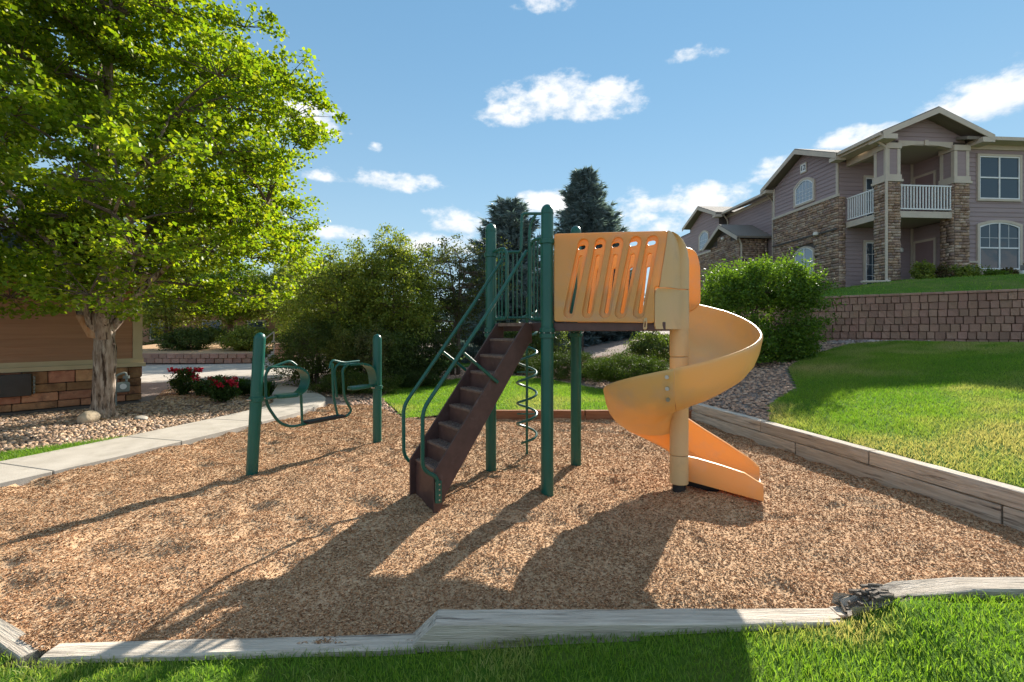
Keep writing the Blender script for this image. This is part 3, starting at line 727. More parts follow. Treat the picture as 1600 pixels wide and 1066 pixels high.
sbuild(MB().obox(cc0+EPd*.4+ED*.2+Vector((0,0,.09)), ED*.16, EPd*.2, Vector((0,0,.05))), 'exit_footing', 'black', bevel=.01)

# ---- moulded side panels with slots (2D curve outlines with holes)
def curve_plate(outer, holes, thick, bev=.006):
    cu = bpy.data.curves.new('plate', 'CURVE'); cu.dimensions = '2D'; cu.fill_mode = 'BOTH'
    cu.extrude = thick/2-bev; cu.bevel_depth = bev; cu.bevel_resolution = 1; cu.offset = -bev
    for poly in [outer]+holes:
        sp_ = cu.splines.new('POLY'); sp_.points.add(len(poly)-1); sp_.use_cyclic_u = True
        for i, (x, y) in enumerate(poly): sp_.points[i].co = (x, y, 0, 1)
    ob = bpy.data.objects.new('plate', cu); COL.objects.link(ob)
    dg = bpy.context.evaluated_depsgraph_get(); me = bpy.data.meshes.new_from_object(ob.evaluated_get(dg), depsgraph=dg)
    bpy.data.objects.remove(ob); bpy.data.curves.remove(cu); return me
def capsule(x0, y0, x1, y1, w, n=6):
    d = Vector((x1-x0, y1-y0)); L = d.length; d.normalize(); nrm = Vector((-d.y, d.x)); out = []
    a0 = math.atan2(nrm.y, nrm.x)
    for i in range(n+1): a = a0+math.pi*i/n; out.append((x0+math.cos(a)*w/2, y0+math.sin(a)*w/2))
    for i in range(n+1): a = a0+math.pi+math.pi*i/n; out.append((x1+math.cos(a)*w/2, y1+math.sin(a)*w/2))
    return out
def rounded(poly, r, n=5):
    out = []; m = len(poly)
    for i in range(m):
        a, b, c = Vector(poly[i-1]), Vector(poly[i]), Vector(poly[(i+1)%m]); q = min(r, (a-b).length*.45, (c-b).length*.45)
        p1 = b+(a-b).normalized()*q; p2 = b+(c-b).normalized()*q
        for k in range(n+1): t = k/n; v = (1-t)**2*p1+2*t*(1-t)*b+t*t*p2; out.append((v.x, v.y))
    return out
def place_plate(me, name, origin, mat, off, parent=slide):
    """plate drawn in (along D, up) and set upright at perpendicular offset off"""
    me.materials.clear(); me.materials.append(MT[mat])
    R = Matrix(((D.x, 0, -PERP.x, 0),(D.y, 0, -PERP.y, 0),(0,1,0,0),(0,0,0,1)))
    R = Matrix(((D.x, 0, PERP.x, origin.x+PERP.x*off),(D.y, 0, PERP.y, origin.y+PERP.y*off),(0,1,0,0),(0,0,0,1)))
    me.transform(R); 
    me.update(); me.shade_smooth(); me.set_sharp_from_angle(angle=math.radians(40))
    o = link(name, me, parent); return o
def tz(px, py):
    p = on_plane(px, py, PN, (D.x,D.y)); return ((p-vN).dot(D), p.z)
slots = [((889,489),(908,399)),((918,489),(935,398)),((945,489),(962,397)),((969.5,489),(989.5,396)),((998,489),(1016,395))]
ovals = [(908,386.5),(934.5,384.5),(961,382.5),(989,380.5),(1017.5,379)]
outer = rounded([(.075,1.742),(1.05,1.725),(1.055,2.05),(1.165,2.575),(.9,2.605),(.075,2.625)], .05)
outer = rounded([(.075,1.742),(1.045,1.722),(1.045,2.06),(1.085,2.06),(1.165,2.575),(.075,2.625)], .03)
big = [capsule(*tz(*a), *(lambda p, q: (q[0]+(q[0]-p[0])*.20, q[1]+.105))(tz(*a), tz(*b_)), .104) for a, b_ in slots]
front = place_plate(curve_plate(outer, big, .034, .010), 'side_panel', vN, 'orange', .0)
nar = []
for (a, b_), ov in zip(slots, ovals):
    p, q = tz(*a), tz(*b_); nar.append(capsule(p[0]+.012, p[1]+.01, q[0]-.006, q[1]-.02, .040)); c = tz(*ov); nar.append(capsule(c[0]-.014, c[1], c[0]+.016, c[1]+.004, .046))
outer2 = rounded([(.085,1.752),(1.02,1.735),(1.03,2.05),(1.14,2.56),(.085,2.61)], .03)
place_plate(curve_plate(outer2, nar, .05, .006), 'panel_lining', vN, 'orange', .040)
# far side panel, longer, its end rounded down to the chute rim
o3 = rounded([(.02,1.742),(1.15,1.735),(1.46,1.93),(1.455,2.38),(1.41,2.55),(1.22,2.615),(.02,2.625)], .08, 8)
nar3 = [capsule(.10+.19*k, 1.86, .15+.19*k, 2.36, .05) for k in range(5)]
place_plate(curve_plate(o3, nar3, .05, .012), 'side_panel', vN, 'orange', 1.045)
# tan hood wrapping from the panel end round the column
def hood(levels, name):
    """levels: (z, start along D, shrink 0..1 towards the panel end)"""
    rows = []
    p_col = cc0
    for z, t0, sh in levels:
        s0 = vN+D*t0; row = []
        # plan curve: straight from panel, then round the column's near and right side
        c = cc0
        pts = [s0+PERP*(-.018)]
        for k in range(10):
            an = math.radians(258+ (372-258)*k/9); pts.append(c+Vector((math.cos(an)*.094, math.sin(an)*.094, 0)))
        # smooth the corner
        base = pts[0]
        out = [base.lerp(base.lerp(pts[1], .5)+(-PERP)*.05, 0)] + [base.lerp(pts[1], q)+(-PERP)*.055*math.sin(math.pi*q) for q in (.2,.4,.6,.8)] + pts[1:]
        out = [base+(q-base)*(1-sh) for q in out]
        row = [Vector((q.x,q.y,z)) for q in out]
        inner = [Vector((q.x,q.y,z))+(PERP*.03-D*.012) for q in out[::-1]]
        rows.append(row+inner)
    mb = MB().grid(rows, True); m = len(rows[0]); e = len(rows)*m
    mb.f += [tuple(range(m))[::-1], tuple(range(e-m, e))]
    return sbuild(mb, name, 'tan', smooth=True, ang=50)
hood([(1.665,1.062,0),(1.70,1.05,0),(1.75,1.048,0),(1.95,1.048,0),(2.0,1.05,0),(2.03,1.057,0),(2.046,1.075,0)], 'hood_base')
hood([(2.054,1.09,0),(2.2,1.11,0),(2.33,1.132,.0),(2.42,1.145,.06),(2.48,1.153,.15),(2.53,1.16,.32),(2.56,1.165,.52),(2.574,1.166,.75)], 'hood')
pk = tz(1008,505); hk = vN+D*pk[0]
place_plate(curve_plate(rounded([(pk[0]-.018,pk[1]-.06),(pk[0]+.018,pk[1]-.06),(pk[0]+.022,pk[1]+.05),(pk[0]-.008,pk[1]+.05)], .016), [capsule(pk[0],pk[1]-.035,pk[0]+.003,pk[1]+.01,.012)], .016, .003), 'fixing_bracket', vN, 'tan', -.022)

# ------------------------------------------------------------------ green exercise station on the left
Q1 = (-2.98,5.43); Q2 = (-2.01,7.07)
ex = empty('exercise_station', (Q1[0],Q1[1],0), 0, 'green two-post exercise station with curved bars and low rail beside the walk', 'exercise station')
IV2 = Matrix.Translation((-Q1[0], -Q1[1], 0))
def ebuild(mb, name, parent=ex, mat='green', **k):
    o = mb.build(name, MT[mat], parent, **k)
    o.matrix_parent_inverse = IV2 if parent is ex else Matrix.Identity(4); return o
ed = Vector((Q2[0]-Q1[0], Q2[1]-Q1[1], 0)).normalized(); en = Vector((-ed.y, ed.x, 0))
def ez(x, y): return on_plane(360+x/3.946, 500+y/3.946, Q1, (ed.x,ed.y))
for p, top, tilt in ((Q1,1.63,.055),(Q2,1.60,0)):
    mb = post_mb((0,0), top); mb.v = [(v[0]+p[0]+tilt*v[2]*.9, v[1]+p[1]+tilt*.3*v[2], v[2]) for v in mb.v]
    po = ebuild(mb, 'post', smooth=True)
    zc = .865 if p is Q1 else .81
    ebuild(MB().lathe([(PR_+.001,-.03),(PR_+.012,-.026),(PR_+.012,.026),(PR_+.001,.03)], (p[0]+tilt*zc*.9, p[1]+tilt*.3*zc, zc), 28), 'clamp', po, smooth=True)
    for s_ in (-1,1):
        c = Vector((p[0]+tilt*zc*.9, p[1]+tilt*.3*zc, zc))+ed*(s_*.085); ebuild(MB().tube([c-en*.03, c+en*.03], .010, 8), 'bolt', po, 'bolt')
# low rail frame with rising ends
fr = ebuild(MB().tube(round_path([ez(262,292)+en*.05, ez(232,335)+en*.05, ez(234,520)+en*.05, ez(300,635), ez(370,660), ez(720,592), ez(747,560), ez(685,475)-en*.05, ez(675,300)-en*.05, ez(715,268)-en*.05], .10), .0175, 10), 'rail_frame', smooth=True)
ebuild(MB().tube(round_path([ez(668,478)+en*.04, ez(652,300)+en*.04, ez(690,262)+en*.04], .08), .016, 10), 'rail_upright', fr, smooth=True)
ebuild(MB().tube([ez(428,440)-en*.02, ez(443,640)], .0165, 10), 'rail_upright', fr, smooth=True)
ebuild(MB().tube(round_path([ez(634,270)+en*.02, ez(640,470)+en*.02, ez(664,602)], .06), .0165, 10), 'rail_upright', fr, smooth=True)
ebuild(MB().obox((ez(460,640)+ez(690,598))/2+Vector((0,0,.016)), (ez(690,598)-ez(460,640))/2, en*.075, Vector((0,0,.016))), 'foot_board', fr, 'black', bevel=.004)
def band(pts, w, name, parent, teeth=True):
    pts = round_path(pts, .09, 6); rows = []
    for i, p in enumerate(pts):
        rows.append([p-en*w, p+en*w])
    t = []
    m = MB()
    for i in range(len(pts)):
        a = pts[max(0,i-1)]; b_ = pts[min(len(pts)-1,i+1)]; tg = (b_-a).normalized(); nr = tg.cross(en).normalized()*.008
        t.append([pts[i]-en*w-nr, pts[i]-nr, pts[i]+en*w-nr, pts[i]+en*w+nr, pts[i]+nr, pts[i]-en*w+nr])
    m.grid(t, True); k = len(t[0]); e = len(t)*k; m.f += [tuple(range(k))[::-1], tuple(range(e-k, e))]
    o = ebuild(m, name, parent, smooth=True, ang=45)
    if teeth:
        q = MB(); n = int(len(pts)*.62)
        for j in range(14):
            f_ = j/13*.42*(len(pts)-1); i0 = int(f_); p = pts[i0].lerp(pts[min(i0+1,len(pts)-1)], f_-i0)
            q.obox(p-en*w+Vector((0,0,-.012)), ed*.008, en*.004, Vector((0,0,.012)))
        ebuild(q, 'grip_teeth', o)
    return o
band([ez(255,292), ez(345,288), ez(405,290), ez(452,318), ez(464,372), ez(447,430), ez(398,466), ez(300,470)], .085, 'curved_band', ex)
band([ez(690,278), ez(750,268), ez(820,268), ez(862,295), ez(878,345), ez(882,400)], .085, 'curved_band', ex)
ebuild(MB().tube(round_path([ez(240,310)+en*.07, ez(300,285)+en*.07, ez(390,252)+en*.07, ez(428,282)+en*.07], .07), .0165, 10), 'top_bar', smooth=True)
ebuild(MB().tube(round_path([ez(634,300)+en*.07, ez(645,248)+en*.07, ez(720,266)+en*.07, ez(815,255)+en*.07], .06), .0165, 10), 'top_bar', smooth=True)
def paddle(a, b_, c, name):
    o = ebuild(MB().tube([a, b_], .018, 10), name, smooth=True)
    ax_ = (c-b_)/2; m = MB(); ctr = (b_+c)/2; n = 16; ring = []
    L_ = ax_.length; ad = ax_.normalized()
    for k in range(n):
        an = 2*math.pi*k/n; sx = math.copysign(abs(math.cos(an))**.6, math.cos(an)); sy = math.copysign(abs(math.sin(an))**.6, math.sin(an))
        ring.append(ctr+ad*L_*sx*1.15+en*.085*sy-Vector((0,0,.02)))
    m.prism(ring, (0,0,.045)); ebuild(m, 'paddle', o, smooth=True, bevel=.006); return o
paddle(ez(165,497), ez(290,474), ez(400,462), 'arm')
paddle(ez(905,402), ez(850,408), ez(740,424), 'arm')
# ------------------------------------------------------------------ plants
def leaf_mesh(name, C, Nrm, size, cols, mat, rng, asp=.8, fold=.25):
    """one folded two-triangle leaf per centre"""
    m = len(C); a = rng.normal(0,1,(m,3)); a -= Nrm*(a*Nrm).sum(1,keepdims=True); a /= np.linalg.norm(a,axis=1,keepdims=True)+1e-9
    b = np.cross(Nrm, a); s = (size*rng.uniform(.6,1.3,m))[:,None]
    v = np.stack([C-a*s*.5, C-b*s*asp*.5+Nrm*s*fold-a*s*.08, C+a*s*.55, C+b*s*asp*.5+Nrm*s*fold-a*s*.08],1).reshape(-1,3)
    i = np.arange(m)[:,None]*4
    f = np.concatenate([i+np.array([[0,1,2]]), i+np.array([[0,2,3]])])
    return np_mesh(name, v, f, mat, np.repeat(cols,4,0))
def rnd_unit(rng, m):
    a = rng.normal(0,1,(m,3)); return a/np.linalg.norm(a,axis=1,keepdims=True)
def leaf_cols(rng, m, pal, C=None, f=.8, seed=0):
    pal = np.array(pal); k = rng.integers(0,len(pal),m); c = pal[k]*rng.uniform(.75,1.25,(m,1)); return c
def clump_leaves(tips, rad, per, flat, rng):
    n = len(tips); m = n*per
    o = rnd_unit(rng, m)*(rng.uniform(0,1,(m,1))**.5)*(np.repeat(rad,per)[:,None] if np.ndim(rad) else rad)
    o[:,2] *= flat
    return np.repeat(tips,per,0)+o
def tips_in(rng, n, fn):
    out = []
    while len(out) < n:
        p = fn(rng)
        if p is not None: out.append(p)
    return np.array(out)
def limb_points(mb, path, r0, r1, n=8):
    m = len(path); mb.tube(path, [r0+(r1-r0)*i/(m-1) for i in range(m)], n)
def bez(a, b, c, n):
    return [(1-t)**2*a+2*t*(1-t)*b+t*t*c for t in [i/n for i in range(n+1)]]

def maple():
    rng = np.random.default_rng(77); r = random.Random(77)
    base = Vector((-7.65,8.86,.03)); root = empty('maple_tree', base, 0, 'large maple with bright green crown and pale split trunk by the house', 'tree')
    # trunk
    mb = MB(); n = 26; rows = []
    for i in range(22):
        t = i/21; z = -.15+1.9*t; rad = .168+.17*max(0,1-t*4.2)**2-.045*max(0,(t-.75)*4)
        row = []
        for k in range(n):
            a = 2*math.pi*k/n; f = 1+.08*math.sin(3*a+1.2+z*.6)+.05*math.sin(7*a+z*2)+.05*r.uniform(-1,1)+(.24*max(0,1-t*5)*math.sin(5*a+.4))
            row.append(Vector((math.cos(a)*rad*f+.03*math.sin(z*1.5)+.03*t, math.sin(a)*rad*f, z)))
        rows.append(row)
    mb.grid(rows, True); mb.f.append(tuple(range(len(mb.v)-n, len(mb.v))))
    tr = mb.build('trunk', MT['bark'], root, smooth=True, ang=0)
    # scar of bare reddish wood where a limb broke
    scar = MB()
    scar.obox((-.13,-.19,1.70), (.05,.015,-.02), (.02,.03,.02), (-.09,-.03,.20))
    scar.build('broken_limb', pm('bare_wood', (.42,.19,.075), (.50,.33,.20), .9, 12, 6, .01, 30, (1,1,.3)), tr, bevel=.02)
    limbs = []; lm = MB()
    tops = [(-2.2,-1.0,4.6),(-.9,.8,6.5),(.35,-.2,8.2),(1.9,-.9,5.2),(2.7,.7,4.2),(.7,1.9,5.6),(-.6,-2.0,4.6),(2.0,-2.0,3.6),(-2.8,.9,3.2),(1.0,-.9,6.8)]
    for k,(x,y,z) in enumerate(tops):
        a = Vector((.05*(k%3-1)+.03, .05*((k+1)%3-1), 1.38+.04*(k%4))); c = Vector((x,y,z)); b = Vector((x*.25,y*.25,1.65+(z-1.6)*.5)); p = bez(a,b,c,10)
        p = [q+Vector((r.uniform(-.04,.04),)*3) if 0 < i < 10 else q for i, q in enumerate(p)]
        limb_points(lm, p, .115 if k in (1,2,3,9) else .085, .018, 8); limbs += p[3:]
    LP = np.array([p[:] for p in limbs])
    # boughs: leafy masses of different size set on an uneven ovoid, with gaps between them
    def fn(g):
        u = rnd_unit(g,1)[0]; az = math.atan2(u[1],u[0]); rr_ = g.uniform(.12,1)**.45
        lob = 1+.10*math.sin(3*az+u[2]*4)+.08*math.sin(5*az-u[2]*7+1)+g.normal(0,.07)
        zz = u[2]*(5.3 if u[2] > 0 else 3.45); wid = 3.45*lob*(1.05+.25*max(0,-u[2]) if u[2] < 0 else 1-.10*u[2])
        p = np.array([u[0]*wid*rr_, u[1]*wid*rr_, 5.0+zz*rr_])
        if p[2] < 2.25 and math.hypot(p[0],p[1]) < .6: return None
        if p[2] < 1.85: return None
        return p
    boughs = tips_in(rng, 245, fn); tips = []; tw = MB()
    for p in boughs:
        d = np.linalg.norm(LP-p,axis=1)+.6*np.clip(LP[:,2]-p[2],0,None); q = Vector(LP[int(np.argmin(d))]); P = Vector(p)
        tw.tube(bez(q,q.lerp(P,.5)+Vector((0,0,.15)),P,4), [.030,.024,.018,.013,.008], 5, cap=False)
        br_ = rng.uniform(.45,.95); hx = np.linalg.norm(p[:2])
        for k in range(int(4+12*br_)):
            o = rnd_unit(rng,1)[0]*br_*rng.uniform(.3,1)**.5; o[2] = o[2]*.5+.10
            if hx > 2.2: o[:2] += p[:2]/hx*.12
            t = p+o; tips.append(t); T = Vector(t); tw.tube(bez(P,P.lerp(T,.5)+Vector((0,0,.05)),T,2), [.010,.007,.003], 3, cap=False)
    tips = np.array(tips); tips = tips[tips[:,2] > 1.68]
    lo = lm.build('limbs', MT['bark'], root, smooth=True, ang=0, fix=False)
    tw.build('twigs', MT['bark_dark'], lo, fix=False)
    rad = rng.uniform(.18,.42,len(tips)); PERT = int(205000/len(tips)); C = clump_leaves(tips, rad, PERT, .5, rng); m = len(C)
    C[:,2] += -.10*(np.linalg.norm(C[:,:2]-np.repeat(tips,PERT,0)[:,:2],axis=1))
    Nn = rnd_unit(rng,m)*.75+np.array([.15,.25,.75]); Nn /= np.linalg.norm(Nn,axis=1,keepdims=True)
    cols = leaf_cols(rng, m, [(.145,.22,.016),(.185,.25,.018),(.105,.18,.014),(.23,.275,.024),(.12,.20,.015)])
    link('crown', leaf_mesh('crown', C, Nn, .072, cols, MT['maple'], rng, .95, .12), root)
maple()

def bushy(name, label, cat, base, rx, ry, z0, z1, ntips, per, leaf, pal, seed, mat='leaf', trunks=3, crad=(.15,.35), flat=.8, group=None, stemr=.03, shell=.6, bark='bark_dark', up=.3, lobes=.12, asp=.6, taper=0., trunk_spread=.5, sup=1.):
    """shrub or small tree: stems, twigs and leaf clumps filling an uneven ellipsoid"""
    rng = np.random.default_rng(seed); r = random.Random(seed)
    root = empty(name, base, 0, label, cat, group); zc = (z0+z1)/2; rz = (z1-z0)/2
    ph = [r.uniform(0,6.28) for _ in range(4)]
    def fn(g):
        u = rnd_unit(g,1)[0]; az = math.atan2(u[1],u[0]); q = g.uniform(1-shell,1)**.6
        lob = 1+lobes*math.sin(3*az+u[2]*3+ph[0])+lobes*.8*math.sin(5*az-u[2]*5+ph[1])+lobes*.7*math.sin(9*az+u[2]*9+ph[2])+g.normal(0,.05)
        if sup != 1: u = np.sign(u)*np.abs(u)**sup; u = u/max(1, .5*np.abs(u).sum())
        w = lob*q*(1-taper*max(0,u[2]))
        return np.array([u[0]*rx*w, u[1]*ry*w, zc+u[2]*rz*lob*q])
    tips = tips_in(rng, ntips, fn); tips[:,2] = np.maximum(tips[:,2], .06)
    st = MB(); pts = []
    for k in range(trunks):
        a = Vector((r.uniform(-.12,.12)*rx, r.uniform(-.12,.12)*ry, -.1)); c = Vector((r.uniform(-trunk_spread,trunk_spread)*rx, r.uniform(-trunk_spread,trunk_spread)*ry, z0+(z1-z0)*r.uniform(.55,.85)))
        p = bez(a, Vector((a.x*1.2,a.y*1.2,(c.z)*.55)), c, 8); limb_points(st, p, stemr, stemr*.25, 7); pts += p[2:]
    so = st.build('trunk', MT[bark], root, smooth=True, ang=0, fix=False)
    LP = np.array([p[:] for p in pts]); tw = MB(); tr_ = stemr*.22
    for p in tips[::2]:
        q = Vector(LP[int(np.argmin(np.linalg.norm(LP-p,axis=1)+.5*np.clip(LP[:,2]-p[2],0,None)))]); P = Vector(p)
        tw.tube(bez(q, q.lerp(P,.5)+Vector((0,0,.06)), P, 2), [tr_,tr_*.7,tr_*.3], 3, cap=False)
    tw.build('twigs', MT[bark], so, fix=False)
    C = clump_leaves(tips, rng.uniform(*crad,len(tips)), per, flat, rng); C[:,2] = np.maximum(C[:,2], .02); m = len(C)
    Nn = rnd_unit(rng,m)+np.array([0,.1,up]); Nn /= np.linalg.norm(Nn,axis=1,keepdims=True)
    cols = leaf_cols(rng, m, pal)
    link('crown', leaf_mesh('crown', C, Nn, leaf, cols, MT[mat], rng, asp, .15), root)
    return root
def gz(x, y): return float(H(np.array([x]), np.array([y]))[0])
PAL_G = [(.09,.16,.018),(.12,.195,.02),(.07,.13,.016),(.14,.21,.025)]
PAL_OL = [(.17,.22,.04),(.21,.255,.048),(.125,.175,.034),(.25,.28,.06)]
PAL_DK = [(.075,.115,.032),(.095,.14,.036),(.058,.09,.026),(.115,.16,.045)]
PAL_LM = [(.10,.15,.016),(.13,.18,.02),(.08,.13,.014)]
# big hedge-like shrub in front of the apartment building
bushy('round_shrub', 'dense rounded shrub with sunlit yellow green top below the apartment building', 'shrub', (6.55,12.6,gz(6.55,12.6)), 1.42,1.3,-.2,2.60, 1300, 46, .066, [(.09,.17,.024),(.11,.195,.024),(.07,.135,.02),(.135,.22,.027)], 101, trunks=6, crad=(.14,.30), lobes=.045, stemr=.035, up=.2, sup=.62, shell=.6)
# small trees and shrubs behind the exercise station
bushy('crabapple_tree', 'olive green small tree left of the others behind the exercise station', 'tree', (-5.6,16.0,.02), 1.75,1.6,.9,4.3, 520, 52, .085, PAL_OL, 102, trunks=4, crad=(.18,.42), stemr=.06, taper=.2, lobes=.16)
bushy('crabapple_tree', 'tallest olive green small tree behind the right green post', 'tree', (-3.9,15.8,.02), 1.5,1.4,.8,4.75, 520, 52, .085, PAL_OL, 103, trunks=4, crad=(.18,.40), stemr=.06, taper=.35, lobes=.18)
bushy('crabapple_tree', 'thin dark leaved tree with open crown beside the stair rails', 'tree', (-2.15,17.6,.1), 1.75,1.3,1.7,4.9, 330, 30, .085, [(.06,.075,.03),(.08,.10,.03),(.05,.06,.025)], 104, trunks=3, crad=(.20,.42), stemr=.085, lobes=.25, trunk_spread=.45)
bushy('crabapple_tree', 'olive small tree half hidden behind the maple branches', 'tree', (-7.6,18.6,.0), 1.6,1.5,1.0,4.0, 360, 46, .095, PAL_OL, 105, trunks=3, crad=(.2,.45), stemr=.06)
bushy('dark_shrub', 'dark evergreen shrub behind the left green post', 'shrub', (-6.05,14.5,.02), 1.2,1.0,.0,1.95, 420, 50, .055, PAL_DK, 106, trunks=4, crad=(.14,.32), lobes=.14)
bushy('dark_shrub', 'dark shrub under the tallest small tree', 'shrub', (-4.2,14.4,.02), 1.25,.9,.0,1.75, 380, 50, .06, PAL_DK, 107, trunks=4, crad=(.14,.32))
bushy('dark_shrub', 'dark shrub to the right of the right green post', 'shrub', (-2.85,15.2,.05), 1.1,.9,.0,1.65, 330, 48, .06, [(.04,.06,.018),(.055,.08,.022)], 108, trunks=4, crad=(.14,.32))
bushy('light_shrub', 'pale yellow green upright shrub between the two green posts', 'shrub', (-4.95,13.75,.02), .42,.40,.25,1.72, 150, 40, .05, [(.14,.165,.04),(.17,.19,.055),(.11,.14,.03)], 109, trunks=3, crad=(.09,.2))
bushy('light_shrub', 'second pale shrub just left of the right green post', 'shrub', (-4.05,13.7,.02), .5,.45,.2,1.75, 150, 38, .05, [(.12,.13,.05),(.14,.15,.055)], 110, trunks=3, crad=(.09,.2))
bushy('juniper', 'low spreading juniper beside the end of the walk', 'shrub', (-4.15,12.75,.0), 1.15,.75,-.1,.55, 330, 60, .05, [(.06,.09,.012),(.08,.11,.014),(.045,.075,.012)], 111, 'needle', trunks=3, crad=(.10,.26), flat=.5, stemr=.015, asp=.3)
bushy('juniper', 'low juniper at the left edge of the back lawn', 'shrub', (-3.0,14.2,.0), .9,.7,-.1,.5, 260, 56, .05, [(.04,.065,.014),(.05,.08,.016)], 112, 'needle', trunks=3, crad=(.10,.26), flat=.5, stemr=.015, asp=.3)
bushy('juniper', 'bright spreading juniper just behind the slide bottom', 'shrub', (3.05,12.6,gz(3.05,12.6)), 1.15,.8,-.1,.72, 420, 62, .05, [(.075,.115,.012),(.095,.135,.014),(.055,.095,.012)], 113, 'needle', trunks=3, crad=(.10,.28), flat=.55, stemr=.015, asp=.3)
bushy('juniper', 'darker juniper under the deck, left of the bright one', 'shrub', (1.75,14.2,gz(1.75,14.2)), 1.3,.8,-.1,.75, 420, 60, .052, [(.055,.085,.012),(.07,.10,.014),(.04,.065,.012)], 114, 'needle', trunks=3, crad=(.10,.28), flat=.55, stemr=.015, asp=.3)
bushy('juniper', 'low juniper seen between the stair and the near green post', 'shrub', (.3,15.9,gz(.3,15.9)), 1.0,.7,-.1,.7, 260, 56, .052, [(.045,.07,.012),(.06,.085,.014)], 115, 'needle', trunks=3, crad=(.10,.26), flat=.55, stemr=.015, asp=.3)
bushy('dark_shrub', 'dark twiggy shrub under the slide landing', 'shrub', (4.55,15.2,gz(4.55,15.2)), .8,.7,.0,1.0, 200, 44, .06, PAL_DK, 116, trunks=4, crad=(.12,.3))
bushy('dark_shrub', 'dark shrub at the foot of the spruces behind the deck', 'shrub', (.6,19.0,.3), 1.6,1.0,.0,1.6, 330, 44, .075, PAL_DK, 117, trunks=4, crad=(.15,.35))
bushy('bank_shrub', 'rounded shrub on the bank left of the garden steps', 'shrub', (-14.2,25.5,.55), 1.3,1.0,.0,1.3, 200, 40, .10, PAL_OL, 125, trunks=4, crad=(.15,.35), group='shrubs on the bank')
bushy('bank_shrub', 'rounded shrub on the bank nearest the tan house corner', 'shrub', (-17.6,25.8,.55), 1.5,1.0,.0,1.1, 200, 40, .10, PAL_DK, 126, trunks=4, crad=(.15,.35), group='shrubs on the bank')
# leafy trees far left behind the plaza
for i, (x, y, rx, z0, z1, lab) in enumerate(((-19.5,27,2.6,1.6,6.0,'leafy tree behind the plaza nearest the house corner'),(-16.6,28,2.6,1.9,5.4,'leafy tree behind the low red wall'),(-13.2,29,2.8,2.0,5.6,'leafy tree above the garden steps'),(-10.2,27,2.4,1.2,5.2,'leafy tree right of the garden steps'))):
    bushy('background_tree', lab, 'tree', (x,y,.2), rx,rx,z0,z1, 360, 40, .15, PAL_G if i%2 else PAL_OL, 130+i, trunks=2, crad=(.3,.6), stemr=.13, trunk_spread=.25, group='trees behind the plaza')
for i, (x, y, rx, z1, lab) in enumerate(((-12.0,44,4.5,5.0,'far tree mass behind the plaza trees'),(-5,46,5,5.0,'far tree seen past the iron fence'),(1.5,48,5,5.6,'far tree between the stairs and the spruces'),(8,46,4.5,4.4,'far tree behind the slide landing'),(-20,46,5,6.0,'far tree behind the tan house corner'))):
    bushy('far_tree', lab, 'tree', (x,y,.0), rx,2.5,.1,z1, 420, 36, .24, PAL_DK if i%2 else PAL_G, 150+i, trunks=3, crad=(.5,1.0), stemr=.14, group='trees in the far background')

def spruce(base, hgt, rad, seed, label, pal):
    rng = np.random.default_rng(seed); r = random.Random(seed)
    root = empty('blue_spruce', base, 0, label, 'tree', 'blue spruces behind the play structure')
    tk = MB().tube([(0,0,-.2),(0,0,hgt*.5),(0,0,hgt*.985)], [.16,.09,.012], 9).build('trunk', MT['bark_dark'], root, smooth=True, ang=0, fix=False)
    br = MB(); Cs = []; Ds = []
    z = .35; 
    while z < hgt-.12:
        t = z/hgt; L = rad*(1-t)**.62*(1+.14*math.sin(z*5))+.05; nb = max(5, int(15-8*t)); ph = r.uniform(0,6.28)
        for k in range(nb):
            a = ph+2*math.pi*k/nb+r.uniform(-.2,.2); l = L*r.uniform(.72,1.16); droop = -.10+.55*t+r.uniform(-.08,.1)
            pts = [Vector((math.cos(a)*l*q, math.sin(a)*l*q, z+l*(droop*q-.22*q*(1-q)*1.2+.10*q*q))) for q in (0,.25,.5,.75,1)]
            br.tube(pts, [.022,.018,.013,.008,.004], 4, cap=False)
            n = int(14+50*l)
            q = rng.uniform(.12,1,n); side = rng.normal(0,1,n)*(.20*l*(1.15-q)+.03)
            ca, sa = math.cos(a), math.sin(a); zz = np.interp(q, [0,.25,.5,.75,1], [p.z for p in pts])
            x = ca*l*q-sa*side; y = sa*l*q+ca*side
            Cs.append(np.stack([x,y,zz-.18*np.abs(side)+rng.normal(0,.03,n)],1))
            dd = np.stack([ca+.9*(-sa)*np.sign(side)+rng.normal(0,.35,n), sa+.9*ca*np.sign(side)+rng.normal(0,.35,n), rng.normal(.12,.35,n)],1); Ds.append(dd)
        z += .17+.13*(1-t)
    br.build('branches', MT['bark_dark'], tk, fix=False)
    C = np.concatenate(Cs); Dd = np.concatenate(Ds); Dd /= np.linalg.norm(Dd,axis=1,keepdims=True); m = len(C)
    # each spray: three crossed slim triangles along the shoot
    vs = []; s = .27*rng.uniform(.7,1.3,(m,1))
    for q in range(2):
        pr = rnd_unit(rng,m); pr -= Dd*(pr*Dd).sum(1,keepdims=True); pr /= np.linalg.norm(pr,axis=1,keepdims=True)+1e-9
        d2 = Dd+rnd_unit(rng,m)*.45; vs.append(np.stack([C-pr*s*.15, C+pr*s*.15, C+d2*s*1.1],1))
    v = np.stack(vs,1).reshape(-1,3); f = np.arange(len(v)).reshape(-1,3); cols = np.repeat(leaf_cols(rng, m, pal),6,0)
    link('crown', np_mesh('crown', v, f, MT['needle'], cols), root)
PAL_SP = [(.145,.195,.20),(.175,.23,.24),(.11,.155,.155),(.20,.26,.28)]
spruce((-.15,25.5,.2), 8.5, 3.3, 201, 'shorter broad blue spruce between the stairs posts', PAL_SP)
spruce((4.35,28.5,.4), 10.9, 3.1, 202, 'tall pointed blue spruce above the orange panel', PAL_SP)
